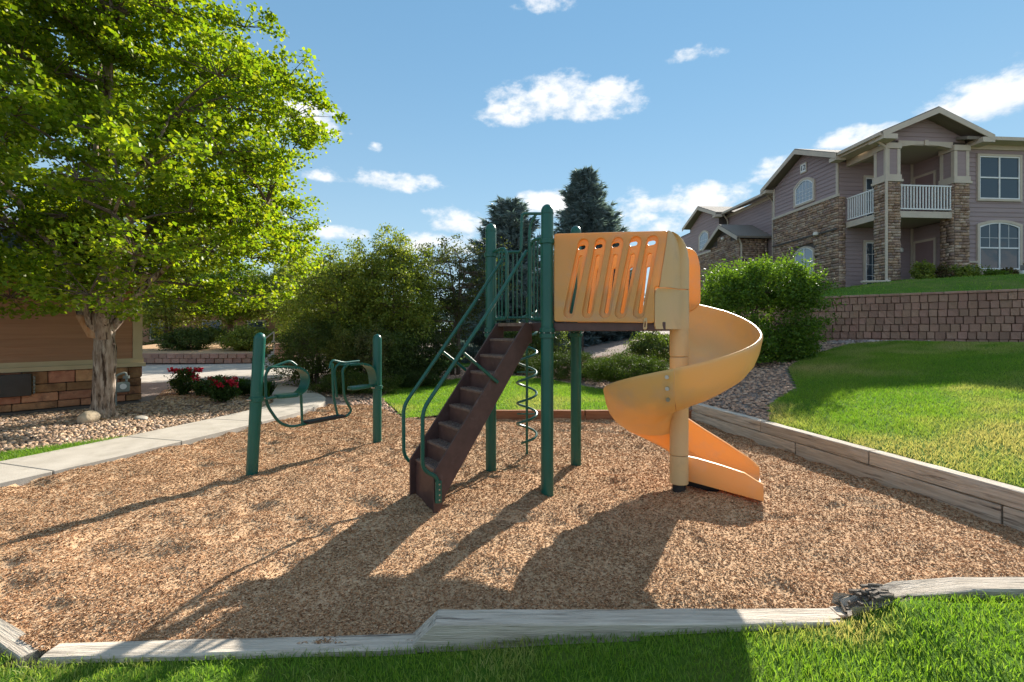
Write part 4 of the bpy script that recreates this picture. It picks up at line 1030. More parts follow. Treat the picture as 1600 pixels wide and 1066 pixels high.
spruce((5.5,29.0,.4), 8.9, 2.9, 203, 'blue spruce close to the right of the tall one', PAL_SP)

# roses, clumps of long leaves, plants by the apartment
def rose(base, rx, hgt, seed, label, nfl, pal=((.55,.015,.045),(.70,.04,.09),(.45,.01,.03))):
    root = bushy('rose_bush', label, 'flower', base, rx, rx*.8, .02, hgt, 90, 34, .055, [(.045,.085,.02),(.06,.11,.025),(.035,.07,.016)], seed, trunks=4, crad=(.07,.16), stemr=.012, group='rose bushes by the house')
    rng = np.random.default_rng(seed+1); r = random.Random(seed)
    for k in range(nfl):
        a = r.uniform(0,6.28); q = r.uniform(.1,.95); c = np.array([math.cos(a)*rx*q, math.sin(a)*rx*.8*q, hgt*r.uniform(.72,1.06)])
        m = 26; C = c+rng.normal(0,.032,(m,3)); N_ = rnd_unit(rng,m); col = np.array(pal)[rng.integers(0,len(pal),m)]
        link('blossom', leaf_mesh('blossom', C, N_, .065, col, MT['petal'], rng, .95, .2), root)
rose((-8.25,12.0,.03), .36, .62, 301, 'rose bush with red blooms next to the house corner', 12)
rose((-7.25,11.6,.03), .48, .45, 302, 'low rose bush with scattered red blooms in the rock bed', 7)
rose((-6.55,10.75,.03), .26, .50, 303, 'rose bush with pink red blooms nearest the walk', 8)
def clump(base, rad, hgt, n, seed, label, pal=((.05,.11,.014),(.07,.14,.018),(.04,.09,.012)), cat='plant', group='long leaved clumps by the walk'):
    rng = np.random.default_rng(seed); a = rng.uniform(0,6.28,n); q = rng.uniform(0,.5,n)*rad; b = a+rng.normal(0,.5,n)
    l = hgt*rng.uniform(.6,1.2,n); out = rad*rng.uniform(.4,1.1,n); w = .014
    p0 = np.stack([np.cos(a)*q,np.sin(a)*q,0*q],1); dv = np.stack([np.cos(b),np.sin(b),0*b],1); sv = np.stack([-np.sin(b),np.cos(b),0*b],1)*w
    p1 = p0+dv*(out*.4)[:,None]+np.array([0,0,1])*(l*.8)[:,None]; p2 = p0+dv*out[:,None]+np.array([0,0,1])*(l*.85)[:,None]
    v = np.stack([p0-sv,p0+sv,p1+sv,p1-sv,p2],1).reshape(-1,3); i = np.arange(n)[:,None]*5
    f = np.concatenate([i+np.array([k]) for k in ([0,1,2],[0,2,3],[3,2,4])]); c = np.repeat(leaf_cols(rng,n,pal),5,0)
    o = link('leafy_clump', np_mesh('leafy_clump', v, f, MT['leaf'], c)); o.location = base
    return tag(o, label, cat, group)
clump((-6.95,12.1,.02), .45,.42,420,311, 'long leaved green clump behind the middle rose bush')
clump((-6.2,11.75,.02), .42,.40,420,312, 'long leaved green clump nearest the curve of the walk')
clump((-7.7,12.5,.02), .42,.45,420,313, 'long leaved green clump behind the red roses')

# boulder and edging stones at the maple's foot
def boulder(c, s, seed, label, mat, cat='rock', group=None):
    bm = bmesh.new(); bmesh.ops.create_icosphere(bm, subdivisions=3, radius=1.0); r = random.Random(seed); o3 = Vector((r.uniform(0,50),)*3)
    for v in bm.verts:
        n = mnoise.fractal(v.co*1.1+o3, 1.0, 2.0, 4); v.co *= 1+.16*n; v.co.x *= s[0]; v.co.y *= s[1]; v.co.z *= s[2]
    me = bpy.data.meshes.new('boulder'); bm.to_mesh(me); bm.free(); me.materials.append(mat); me.shade_smooth()
    o = link('boulder', me); o.location = c; o.rotation_euler = (0,0,r.uniform(0,6)); return tag(o, label, cat, group)
MT['boulder'] = pm('boulder', (.52,.40,.26), (.62,.50,.35), .9, 6, 8, .01, 30, c3=(.36,.27,.19), s3=4)
boulder((-7.52,8.42,.10), (.19,.15,.13), 1, 'rounded tan boulder against the maple trunk', MT['boulder'])
boulder((-6.85,8.75,.03), (.22,.10,.05), 2, 'flat grey stone lying right of the maple trunk', MT['concrete'])
# ------------------------------------------------------------------ building materials
MT['siding_mauve'] = pm('mauve_siding', (.315,.235,.235), (.35,.265,.26), .75, 3, 6, .002, 30, (.3,.3,6), rnd=.05)
MT['siding_brown'] = pm('brown_siding', (.36,.18,.095), (.42,.22,.12), .75, 3, 6, .002, 30, (.3,.3,6), rnd=.06)
MT['trim'] = pm('taupe_trim', (.53,.45,.365), (.58,.50,.40), .7, 3, 5, spec=.3)
MT['trim_tan'] = pm('tan_trim', (.50,.40,.24), (.55,.44,.27), .7, 3, 5, spec=.3)
MT['white'] = pm('white_vinyl', (.74,.74,.72), (.80,.80,.79), .5, 3, 5)
MT['stone'] = pm('stone_veneer', (1,1,1), (.72,.70,.68), .9, 14, 8, .012, 24, attr=True, spec=.15)
MT['house_stone'] = pm('red_house_stone', (.36,.165,.09), (.46,.235,.13), .9, 7, 8, .02, 16, c3=(.15,.075,.05), s3=3, t3=(.5,.7), rnd=.42, hrand=.015, spec=.2)
MT['mortar'] = pm('mortar', (.10,.085,.075), None, .95)
MT['roof'] = pm('shingle_roof', (.20,.17,.145), (.27,.235,.20), .95, 40, 6, .01, 40)
MT['roof_blue'] = pm('slate_shingle_roof', (.075,.085,.105), (.11,.12,.14), .95, 40, 6, .01, 40)
MT['door'] = pm('door_paint', (.25,.165,.165), (.27,.18,.175), .55, 2)
MT['soffit'] = pm('soffit', (.42,.36,.30), None, .8)
MT['block'] = pm('retaining_block', (.38,.225,.165), (.45,.28,.215), .95, 10, 8, .02, 22, c3=(.30,.18,.14), s3=4, t3=(.55,.75), rnd=.16, hrand=.008, spec=.1)
MT['iron'] = pm('black_iron', (.02,.018,.017), None, .5)
MT['meter'] = pm('grey_green_meter', (.22,.25,.23), (.27,.30,.28), .5, 6)
MT['dark_box'] = pm('dark_glossy_box', (.012,.015,.022), (.025,.03,.04), .18, 3)
MT['lampglass'] = pm('lamp_glass', (.75,.72,.65), None, .3)
def glass(name, tint):
    m, nt, bs, out = nodes(name); N = nt.nodes; L = nt.links
    tc = N.new('ShaderNodeTexCoord'); nz = N.new('ShaderNodeTexNoise'); nz.inputs['Scale'].default_value = 1.3; nz.inputs['Detail'].default_value = 3
    L.new(tc.outputs['Object'], nz.inputs['Vector']); bp = N.new('ShaderNodeBump'); bp.inputs['Distance'].default_value = .01; L.new(nz.outputs[0], bp.inputs['Height']); L.new(bp.outputs[0], bs.inputs['Normal'])
    bs.inputs['Base Color'].default_value = (*tint,1); bs.inputs['Roughness'].default_value = .04; bs.inputs['Specular IOR Level'].default_value = .5
    bs.inputs['Coat Weight'].default_value = .0; bs.inputs['Coat Roughness'].default_value = .02
    return m
MT['pane'] = glass('window_pane', (.045,.065,.085)); MT['pane_pale'] = glass('window_pane_with_blind', (.33,.38,.44))

SHARED = {}
def unit_box(mat):
    if mat not in SHARED:
        SHARED[mat] = MB().box(-.5,.5,-.5,.5,-.5,.5).mesh('box_'+mat, MT[mat])
    return SHARED[mat]
def part_box(name, x0, x1, y0, y1, z0, z1, mat, parent, bevel=0):
    mb = MB().box(x0,x1,y0,y1,z0,z1); return mb.build(name, MT[mat], parent, bevel=bevel, seg=1)

# wall frame: origin, along-vector a, outward normal n (all in the building's local space)
class Face:
    def __init__(s, o, a, n): s.o, s.a, s.n = Vector(o), Vector(a), Vector(n)
    def p(s, u, z, d=0): q = s.o+s.a*u+s.n*d; return Vector((q.x,q.y,z))
    def box(s, mb, u0, u1, z0, z1, d0, d1):
        return mb.add([s.p(u0,z0,d0),s.p(u1,z0,d0),s.p(u1,z0,d1),s.p(u0,z0,d1),s.p(u0,z1,d0),s.p(u1,z1,d0),s.p(u1,z1,d1),s.p(u0,z1,d1)],
                      [(0,3,2,1),(4,5,6,7),(0,1,5,4),(1,2,6,5),(2,3,7,6),(3,0,4,7)])
def siding(F, u0, u1, z0, z1, parent, mat, exp=.19, clip=None):
    """lapped boards, each its own wedge; clip(z) gives the board's (u0,u1) at height z"""
    z = z0
    while z < z1-.02:
        e = min(exp, z1-z); a0, a1 = (u0, u1) if clip is None else clip(z)
        b0, b1 = (u0, u1) if clip is None else clip(z+e+.012)
        if b1 < b0: b0 = b1 = (b0+b1)/2
        if a1-a0 > .05:
            mb = MB().add([F.p(a0,z,0),F.p(a1,z,0),F.p(a1,z,.034),F.p(a0,z,.034),F.p(b0,z+e+.012,0),F.p(b1,z+e+.012,0),F.p(b1,z+e+.012,.010),F.p(b0,z+e+.012,.010)],
                          [(0,3,2,1),(4,5,6,7),(0,1,5,4),(1,2,6,5),(2,3,7,6),(3,0,4,7)])
            mb.build('siding_board', MT[mat], parent)
        z += e
def stones(F, u0, u1, z0, z1, parent, seed, hole=None, sz=(.18,.48), sh=(.085,.15)):
    """split-face veneer: individual blocks in uneven courses, joined because they are tiny in view"""
    r = random.Random(seed); vs = []; fs = []; cols = []
    pal = [(.43,.30,.22),(.52,.385,.29),(.33,.22,.165),(.47,.325,.25),(.58,.45,.35),(.37,.27,.23),(.50,.34,.235)]
    z = z0
    while z < z1-.02:
        h = min(r.uniform(*sh), z1-z)
        if z1-z-h < .05: h = z1-z
        u = u0
        while u < u1-.01:
            w = min(r.uniform(*sz), u1-u)
            if u1-u-w < .08: w = u1-u
            if hole is None or not hole(u+w/2, z+h/2):
                d = r.uniform(.03,.075); g = .006; c = pal[r.randrange(len(pal))]; k = r.uniform(.8,1.15); b = len(vs)
                j = lambda: r.uniform(-.008,.008)
                vs += [F.p(u+g,z+g,-.01),F.p(u+w-g,z+g,-.01),F.p(u+w-g,z+h-g,-.01),F.p(u+g,z+h-g,-.01),
                       F.p(u+g*2,z+g*2,d+j()),F.p(u+w-g*2,z+g*2,d+j()),F.p(u+w-g*2,z+h-g*2,d+j()),F.p(u+g*2,z+h-g*2,d+j())]
                fs += [(b+4,b+5,b+6,b+7),(b,b+1,b+5,b+4),(b+1,b+2,b+6,b+5),(b+2,b+3,b+7,b+6),(b+3,b,b+4,b+7)]
                cols += [(c[0]*k,c[1]*k,c[2]*k)]*8
            u += w
        z += h
    me = np_mesh('stonework', np.array([v[:] for v in vs]), np.array(fs), MT['stone'], np.array(cols))
    return link('stonework', me, parent, kind='stuff')
def window(F, u0, u1, z0, z1, parent, arch=0, cols=2, rows=2, grid=(1,1), trim='trim', pane='pane', tw=.10):
    """window: surround, white frame, mullions, one pane per sash; arch = rise of the curved head"""
    n = 10
    def head(q): return z1+arch*(1-((q-.5)*2)**2) if arch else z1
    def outline(m): # m outward offset
        pts = [(u0-m,z0-m),(u1+m,z0-m)]
        if arch: pts += [(u1+m-(u1-u0+2*m)*k/n, head(1-k/n)+m) for k in range(n+1)]
        else: pts += [(u1+m,z1+m),(u0-m,z1+m)]
        return pts
    def ringm(mo, mi, d0, d1):
        a = outline(mo); b = outline(mi); m = len(a); mb = MB()
        vs = [F.p(u,z,d1) for u,z in a]+[F.p(u,z,d1) for u,z in b]+[F.p(u,z,d0) for u,z in a]+[F.p(u,z,d0) for u,z in b]
        fs = []
        for i in range(m):
            j = (i+1)%m; fs += [(i,j,m+j,m+i),(i,2*m+i,2*m+j,j),(m+i,m+j,3*m+j,3*m+i)]
        return mb.add(vs, fs)
    w = ringm(tw, 0, -.02, .095).build('window', MT[trim], parent)
    ringm(.002, -.05, -.03, .075).build('frame', MT['white'], w)
    for i in range(cols):
        for k in range(rows):
            a0 = u0+.05+(u1-u0-.1)*i/cols; a1 = u0+.05+(u1-u0-.1)*(i+1)/cols; b0 = z0+.05+(z1-z0-.1)*k/rows; b1 = z0+.05+(z1-z0-.1)*(k+1)/rows
            if arch and k == rows-1:
                pts = [(a0,b0),(a1,b0)]+[(a1-(a1-a0)*q/6, head((a1-(a1-a0)*q/6-u0)/(u1-u0))-.05) for q in range(7)]
            else: pts = [(a0,b0),(a1,b0),(a1,b1),(a0,b1)]
            MB().prism([F.p(u,z,.034) for u,z in pts], F.n*.008).build('pane', MT[pane], w)
    mm = MB()
    for i in range(1, cols): u = u0+.05+(u1-u0-.1)*i/cols; F.box(mm, u-.03, u+.03, z0+.04, z1-.02+arch*.95, .03, .070)
    for k in range(1, rows): z = z0+.05+(z1-z0-.1)*k/rows; F.box(mm, u0+.04, u1-.04, z-.028, z+.028, .03, .073)
    if grid != (1,1):
        gx, gy, which = (*grid, None) if len(grid) == 2 else grid
        for i in range(1, gx*cols):
            u = u0+.05+(u1-u0-.1)*i/(gx*cols); zz0 = z0+.05 if which is None else z0+(z1-z0)*.5
            if i % gx: F.box(mm, u-.008, u+.008, zz0, z1-.05+arch*.9, .040, .052)
        for k in range(1, gy*rows):
            z = z0+.05+(z1-z0-.1)*k/(gy*rows)
            if k % gy and (which is None or z > (z0+z1)/2): F.box(mm, u0+.05, u1-.05, z-.008, z+.008, .040, .054)
    if mm.v: mm.build('mullion', MT['white'], w)
    return w

# ------------------------------------------------------------------ apartment building
B = empty('apartment_building', (15.4,19.5,3.58), math.atan(.08), 'two storey mauve apartment building numbered 12 with stone columns and white balcony railings', 'building')
EAVE = 5.92
fF = Face((0,0,0),(1,0,0),(0,-1,0))            # front plane
fR = Face((3.7,.15,0),(1,0,0),(0,-1,0))        # front wall right of the balcony
fW = Face((-.3,2.2,0),(0,1,0),(-1,0,0))        # left gable wall, u runs back
fM = Face((.3,6.9,0),(0,1,0),(-1,0,0))         # recessed wall
fG = Face((-.3,12.8,0),(0,1,0),(-1,0,0))       # far gable wall
fBk = Face((-.3,2.2,0),(1,0,0),(0,-1,0))       # back wall of the balcony
fSd = Face((3.35,.6,0),(0,1,0),(-1,0,0))       # right side wall of the balcony
def solid(name, pts, z0, z1, mat): return MB().prism([(x,y,z0) for x,y in pts], (0,0,z1-z0)).build(name, MT[mat], B)
# cores behind the cladding
solid('wall', [(3.70,.15),(14,.15),(14,7),(3.70,7)], -.6, EAVE, 'mortar'); solid('wall', [(3.352,.60),(3.69,.60),(3.69,2.2),(3.352,2.2)], -.6, EAVE, 'mortar')
solid('wall', [(-.3,2.2),(3.69,2.2),(3.69,6.9),(-.3,6.9)], -.6, EAVE, 'mortar'); solid('wall', [(.3,6.905),(8,6.905),(8,12.795),(.3,12.795)], -.6, EAVE, 'mortar')
solid('wall', [(-.3,12.8),(8,12.8),(8,17),(-.3,17)], -.6, EAVE, 'mortar'); solid('wall', [(.3,17.005),(8,17.005),(8,21),(.3,21)], -.6, EAVE, 'mortar')
# right front wall
stones(fR, 0, 10, -.5, .92, B, 1, lambda u, z: .45 < u < 2.5 and z > .6)
part_box('stone_cap', 3.70, 4.12, .03, .15, .92, .985, 'trim', B); part_box('stone_cap', 6.25, 14, .03, .15, .92, .985, 'trim', B)
siding(fR, 0, 10, .985, EAVE-.22, B, 'siding_mauve')
part_box('frieze', 3.68, 14, .08, .15, EAVE-.22, EAVE, 'trim', B)
window(fR, .55, 2.42, 3.62, 5.42, B, tw=.09)
window(fR, .55, 2.42, .66, 2.46, B, arch=.18, grid=(2,2,'top'), tw=.10)
window(fR, 4.6, 6.4, 3.62, 5.42, B, tw=.09)
window(fR, 4.6, 6.4, .66, 2.46, B, arch=.18, grid=(2,2,'top'), tw=.10)
# stone columns and panelled upper columns
def column(x0, x1, y0, y1, seed):
    c = solid('column', [(x0,y0),(x1,y0),(x1,y1),(x0,y1)], -.5, EAVE-.1, 'mortar')
    stones(Face((x0,y0,0),(1,0,0),(0,-1,0)), 0, x1-x0, -.5, 4.20, c, seed, sz=(.14,.36)); stones(Face((x0,y0,0),(0,1,0),(-1,0,0)), 0, y1-y0, -.5, 4.20, c, seed+1, sz=(.14,.36))
    stones(Face((x1,y0,0),(0,1,0),(1,0,0)), 0, y1-y0, -.5, 4.20, c, seed+2, sz=(.14,.36))
    part_box('base_moulding', x0-.09, x1+.09, y0-.09, y1+.09, 4.205, 4.30, 'trim', c); part_box('base_moulding', x0-.05, x1+.05, y0-.05, y1+.05, 4.302, 4.50, 'trim', c)
    for q in ((x0-.02,x0+.12,y0-.02,y0+.12),(x1-.12,x1+.02,y0-.02,y0+.12),(x0-.02,x0+.12,y1-.12,y1+.02),(x1-.12,x1+.02,y1-.12,y1+.02)):
        part_box('corner_board', *q, 4.502, EAVE-.35, 'trim', c)
    part_box('panel', x0-.004, x1+.004, y0-.004, y1+.004, 4.505, EAVE-.36, 'siding_mauve', c)
    part_box('capital', x0-.05, x1+.05, y0-.05, y1+.05, EAVE-.348, EAVE-.12, 'trim', c)
column(0, .58, 0, .58, 20); column(3.02, 3.66, 0, .58, 30)
# balcony: slab, fascia, railings
part_box('balcony_floor', .10, 3.3, .10, 2.2, 2.80, 2.98, 'soffit', B)
part_box('balcony_fascia', .60, 3.0, .04, .10, 2.76, 3.02, 'trim', B); part_box('balcony_fascia', .03, .10, .60, 2.18, 2.76, 3.02, 'trim', B)
part_box('ground_slab', -.1, 3.5, -.1, 2.2, -.25, .02, 'concrete', B)
def railing(F, u0, u1, nb):
    r = MB(); F.box(r, u0, u1, 4.06, 4.12, -.03, .03); R = r.build('railing', MT['white'], B, bevel=.006, seg=1)
    r = MB(); F.box(r, u0, u1, 3.10, 3.15, -.02, .02); r.build('bottom_rail', MT['white'], R)
    for k in range(nb):
        u = u0+(u1-u0)*(k+.5)/nb; m = MB(); F.box(m, u-.02, u+.02, 3.15, 4.06, -.018, .018); m.build('baluster', MT['white'], R)
railing(Face((0,.07,0),(1,0,0),(0,-1,0)), .66, 2.98, 17); railing(Face((.07,0,0),(0,1,0),(-1,0,0)), .66, 2.15, 12)
# balcony back wall and side wall with doors
for z0, z1 in ((.02,2.78),(2.98,5.75)):
    siding(fBk, .02, 3.65, z0, z1, B, 'siding_mauve', .19); siding(fSd, 0, 1.59, z0, z1, B, 'siding_mauve', .19)
    window(fBk, 1.25, 2.55, z0+.04, z0+2.1, B, cols=2, rows=1, grid=(2,4), tw=.09, pane='pane')
    zz = z0
    d = MB(); fSd.box(d, .55, 1.42, zz+.03, zz+2.05, .03, .06); dr = d.build('door', MT['door'], B)
    f = MB(); fSd.box(f, .45, .55, zz+.02, zz+2.15, .03, .075); fSd.box(f, 1.42, 1.52, zz+.02, zz+2.15, .03, .075); fSd.box(f, .55, 1.42, zz+2.05, zz+2.15, .03, .075); f.build('door_frame', MT['trim'], dr)
    k = MB(); fSd.box(k, .62, .67, zz+.95, zz+1.05, .06, .10); k.build('handle', MT['bolt'], dr)
    c = fBk.p(2.95, zz+1.75, .10)
    MB().lathe([(.05,0),(.10,.02),(.10,.16),(.04,.22)], (c.x,c.y,c.z-.1), 14).build('wall_lamp', MT['lampglass'], B, smooth=True)
    t = MB(); fBk.box(t, 3.50, 3.62, zz, z1-.005, .032, .06); t.build('corner_board', MT['trim'], B)
part_box('balcony_ceiling', .08, 3.35, .08, 2.2, 5.76, 5.80, 'soffit', B)
# arched beam over the front opening, straight beam on the side
n = 14; ap = [(.58+2.44*k/n, 5.66+.14*(1-((k/n-.5)*2)**2)) for k in range(n+1)]
MB().prism([(x,.05,z) for x,z in ap]+[(3.02,.05,EAVE+.02),(.58,.05,EAVE+.02)], (0,.22,0)).build('arched_beam', MT['trim'], B)
part_box('keystone', 1.72, 1.88, .01, .05, 5.76, 5.98, 'trim', B)
part_box('side_beam', .06, .28, .60, 2.19, 5.56, EAVE-.01, 'trim', B)
# front gable
GX0, GX1, GP, GZ = -.62, 4.25, 1.80, 7.0
def gable_roof(x0, x1, zx, peak, y0, y1, ze, zp, mat, parent, along='y', th=.14):
    """two roof slopes with fascia boards; along = ridge direction"""
    def P(x, y, z): return (x,y,z) if along == 'y' else (y,x,z)
    rt = MB().prism([P(x0,y0,ze),P(peak,y0,zp),P(peak,y0,zp+th),P(x0-.02,y0,ze+th*.8)], Vector(P(0,y1-y0,0))).build('roof', MT[mat], parent)
    MB().prism([P(peak,y0,zp),P(x1,y0,ze),P(x1+.02,y0,ze+th*.8),P(peak,y0,zp+th)], Vector(P(0,y1-y0,0))).build('roof_slope', MT[mat], rt)
    f = .20
    for a, b in (((x0,ze),(peak,zp)),((peak,zp),(x1,ze))):
        MB().prism([P(a[0],y0-.035,a[1]-f+.06),P(b[0],y0-.035,b[1]-f+.06),P(b[0],y0-.035,b[1]+.085),P(a[0],y0-.035,a[1]+.085)], Vector(P(0,.033,0))).build('barge_board', MT['trim'], rt)
    return rt
rf = gable_roof(GX0, GX1, 0, GP, -.50, 1.95, EAVE+.05, GZ, 'roof', B)
sf = Face((0,0,0),(1,0,0),(0,-1,0))
MB().prism([(.0,.12,EAVE-.1),(3.66,.12,EAVE-.1),(3.66,.12,EAVE+.22),(GP,.12,GZ-.12),(.0,.12,EAVE+.30)], (0,.1,0)).build('gable_wall', MT['mortar'], B)
siding(Face((0,.12,0),(1,0,0),(0,-1,0)), 0, 3.6, EAVE+.03, GZ-.15, B, 'siding_mauve', .19, lambda z: (max(.05, GX0+(z-EAVE+.02)/(GZ-EAVE)*(GP-GX0)+.12), min(3.6, GX1-(z-EAVE+.02)/(GZ-EAVE)*(GX1-GP)-.12)))
# boxed eave returns and soffits of the front gable
MB().box(GX0,-.0,-.53,.18,EAVE-.16,EAVE+.04).build('eave_return', MT['trim'], B); MB().box(3.72,GX1,-.53,.10,EAVE-.16,EAVE+.04).build('eave_return', MT['trim'], B)
MB().box(GX0+.02,-.02,.19,2.0,EAVE-.10,EAVE+.03).build('soffit', MT['trim'], B)
g = MB().box(GX0-.12,GX0,-.45,2.0,EAVE-.02,EAVE+.10).build('gutter', MT['trim'], B)
def downspout(pts, r=.045):
    return MB().tube(round_path(pts, .12), r, 8).build('downspout', MT['trim'], B, smooth=True)
downspout([(GX0-.06,-.10,EAVE),(-.10,-.10,EAVE-.35),(-.10,-.10,.12),(-.30,-.5,.05),(-1.7,-.7,.0)], .05)
# side gable with the building number
MB().prism([(-.30,2.1,EAVE-.02),(-.30,6.95,EAVE-.02),(-.30,4.5,7.0)], (.2,0,0)).build('gable_wall', MT['mortar'], B)
stones(fW, 0, 4.7, -.6, 4.20, B, 40, lambda u, z: 1.45 < u < 2.95 and .7 < z < 2.35, sz=(.16,.46))
stones(Face((-.3,2.2,0),(1,0,0),(0,-1,0)), 0, .30, -.5, 4.2, B, 42, sz=(.14,.3))
t = MB(); fW.box(t, -.06, 4.74, 4.203, 4.33, -.0, .10); t.build('belt_trim', MT['trim'], B)
siding(fW, .12, 4.58, 4.33, EAVE-.03, B, 'siding_mauve'); siding(fW, 0, 4.7, EAVE-.03, 6.95, B, 'siding_mauve', .19, lambda z: (.02+2.28*(z-EAVE+.03)/1.1, 4.68-2.38*(z-EAVE+.03)/1.1))
for u in (0, 4.58):
    t = MB(); fW.box(t, u, u+.12, 4.332, EAVE-.03, .0, .05); t.build('corner_board', MT['trim'], B)
window(fW, 1.55, 2.85, 4.52, 5.35, B, arch=.30, cols=1, rows=1, grid=(5,4), tw=.10, pane='pane_pale')
window(fW, 1.55, 2.85, .85, 2.0, B, arch=.25, cols=2, rows=1, tw=.06, pane='pane_pale')
gable_roof(1.75, 7.35, 0, 4.5, -.78, 5, EAVE+.0, 7.12, 'roof', B, along='x')
MB().box(-.78,-.31,1.76,2.18,EAVE-.2,EAVE-.02).build('eave_return', MT['trim'], B); MB().box(-.78,-.31,6.92,7.33,EAVE-.2,EAVE-.02).build('eave_return', MT['trim'], B)
s_ = MB(); fW.box(s_, 2.02, 2.48, 6.02, 6.52, .035, .075); sign = s_.build('number_plate', MT['trim'], B, bevel=.01)
s_ = MB(); fW.box(s_, 2.07, 2.43, 6.07, 6.47, .076, .080); s_.build('number_field', MT['white'], sign)
tx = bpy.data.curves.new('number', 'FONT'); tx.body = '12'; tx.size = .36; tx.align_x = 'CENTER'; tx.align_y = 'CENTER'; tx.extrude = .006
to = bpy.data.objects.new('t', tx); COL.objects.link(to); dg = bpy.context.evaluated_depsgraph_get(); nm = bpy.data.meshes.new_from_object(to.evaluated_get(dg)); bpy.data.objects.remove(to)
nm.materials.clear(); nm.materials.append(MT['iron']); c = fW.p(2.25, 6.27, .088)
nm.transform(Matrix.Translation(c) @ Matrix.Rotation(math.radians(-90),4,'Z') @ Matrix.Rotation(math.radians(90),4,'X')); link('number', nm, sign)
fl = fW.p(1.25, 2.75, .16); MB().lathe([(.03,-.1),(.12,-.06),(.12,.06),(.05,.1)], fl, 12).build('flood_lamp', MT['lampglass'], B, smooth=True)
t = MB(); fW.box(t, 0, 4.7, 2.70, 2.78, .06, .10); t.build('stone_band', MT['mortar'], B)
# recessed middle wall and its entry porch
siding(fM, 0, 5.9, 1.4, EAVE-.15, B, 'siding_mauve'); stones(fM, 0, 5.9, -.5, 1.4, B, 50)
part_box('frieze', .22, .30, 6.95, 12.79, EAVE-.20, EAVE, 'trim', B)
for u in (.10,): t = MB(); fM.box(t, .0, .14, 0, EAVE-.2, .031, .06); t.build('corner_board', MT['trim'], B)
MB().prism([(-.25,6.95,EAVE),(2.5,6.95,EAVE+1.0),(2.5,6.95,EAVE+1.15),(-.27,6.95,EAVE+.12)], (0,5.8,0)).build('roof', MT['roof'], B)
MB().box(-.38,-.26,7.4,12.4,EAVE-.05,EAVE+.08).build('gutter', MT['trim'], B)
downspout([(-.32,7.6,EAVE),(.2,7.75,EAVE-.4),(.2,7.75,.1)], .05)
fP = Face((-1.5,8.3,0),(0,1,0),(-1,0,0))
solid('porch', [(-1.5,8.3),(.28,8.3),(.28,11.6),(-1.5,11.6)], -.5, 3.45, 'mortar'); stones(fP, 0, 3.3, -.5, 3.45, B, 55); stones(Face((-1.5,8.3,0),(1,0,0),(0,-1,0)), 0, 1.7, -.5, 3.45, B, 56)
MB().prism([(-1.5,8.2,3.4),(-1.5,11.7,3.4),(-1.5,9.95,4.35)], (.2,0,0)).build('gable_wall', MT['mortar'], B)
stones(fP, .9, 2.4, 3.45, 3.95, B, 57)
gable_roof(7.9, 12.0, 0, 9.95, -1.85, .3, 3.42, 4.5, 'roof', B, along='x')
pl = fP.p(1.6, 3.75, .12); MB().lathe([(.03,-.1),(.11,-.06),(.11,.06),(.05,.1)], pl, 12).build('flood_lamp', MT['lampglass'], B, smooth=True)
downspout([(-1.7,8.0,3.4),(-1.45,8.15,3.1),(-1.45,8.15,.1)], .05)
# far gable
MB().prism([(-.30,12.7,EAVE-.02),(-.30,17.05,EAVE-.02),(-.30,14.9,6.85)], (.2,0,0)).build('gable_wall', MT['mortar'], B)
stones(fG, 0, 4.2, -.5, 3.6, B, 60); t = MB(); fG.box(t, -.05, 4.25, 3.603, 3.73, 0, .10); t.build('belt_trim', MT['trim'], B)
siding(fG, 0, 4.2, 3.73, EAVE-.03, B, 'siding_mauve'); siding(fG, 0, 4.2, EAVE-.03, 6.8, B, 'siding_mauve', .19, lambda z: (.02+2.1*(z-EAVE+.03)/.98, 4.18-2.1*(z-EAVE+.03)/.98))
window(fG, 1.4, 2.7, 4.0, 4.95, B, arch=.28, cols=1, rows=1, grid=(4,3), tw=.09, pane='pane_pale')
gable_roof(12.35, 17.45, 0, 14.9, -.78, 5, EAVE, 6.95, 'roof', B, along='x')
MB().box(-.78,-.31,12.36,12.79,EAVE-.2,EAVE-.02).build('eave_return', MT['trim'], B)
downspout([(-.25,12.4,EAVE),(.2,12.6,EAVE-.4),(.2,12.6,.1)], .05)
fE = Face((.3,17.0,0),(0,1,0),(-1,0,0)); siding(fE, 0, 4, .0, EAVE-.1, B, 'siding_mauve', .24)
# main roof: eave along the right front, low slopes
MB().prism([(3.2,-.35,EAVE),(3.2,3.6,EAVE+1.2),(3.2,3.6,EAVE+1.35),(3.2,-.37,EAVE+.12)], (11.4,0,0)).build('roof', MT['roof'], B)
MB().prism([(3.2,3.6,EAVE+1.2),(3.2,7.5,EAVE+.1),(3.2,7.5,EAVE+.25),(3.2,3.6,EAVE+1.35)], (11.4,0,0)).build('roof_slope', MT['roof'], B)
MB().box(3.9,14.6,-.48,-.36,EAVE-.05,EAVE+.09).build('gutter', MT['trim'], B); MB().box(3.72,14.5,-.34,.08,EAVE-.04,EAVE-.01).build('soffit', MT['trim'], B)
MB().prism([(1.5,16,EAVE+.3),(1.5,21,EAVE+.3),(1.5,21,EAVE+.9),(1.5,16,EAVE+.9)], (6,0,0)).build('roof', MT['roof'], B)
MB().tube([(3.0,2.6,6.4),(3.0,2.6,7.35)], .12, 10).build('vent_pipe', MT['brown'], B, smooth=True)
# meter box on the front wall
part_box('utility_box', 3.75, 3.95, -.02, .03, .42, .80, 'meter', B, bevel=.01)

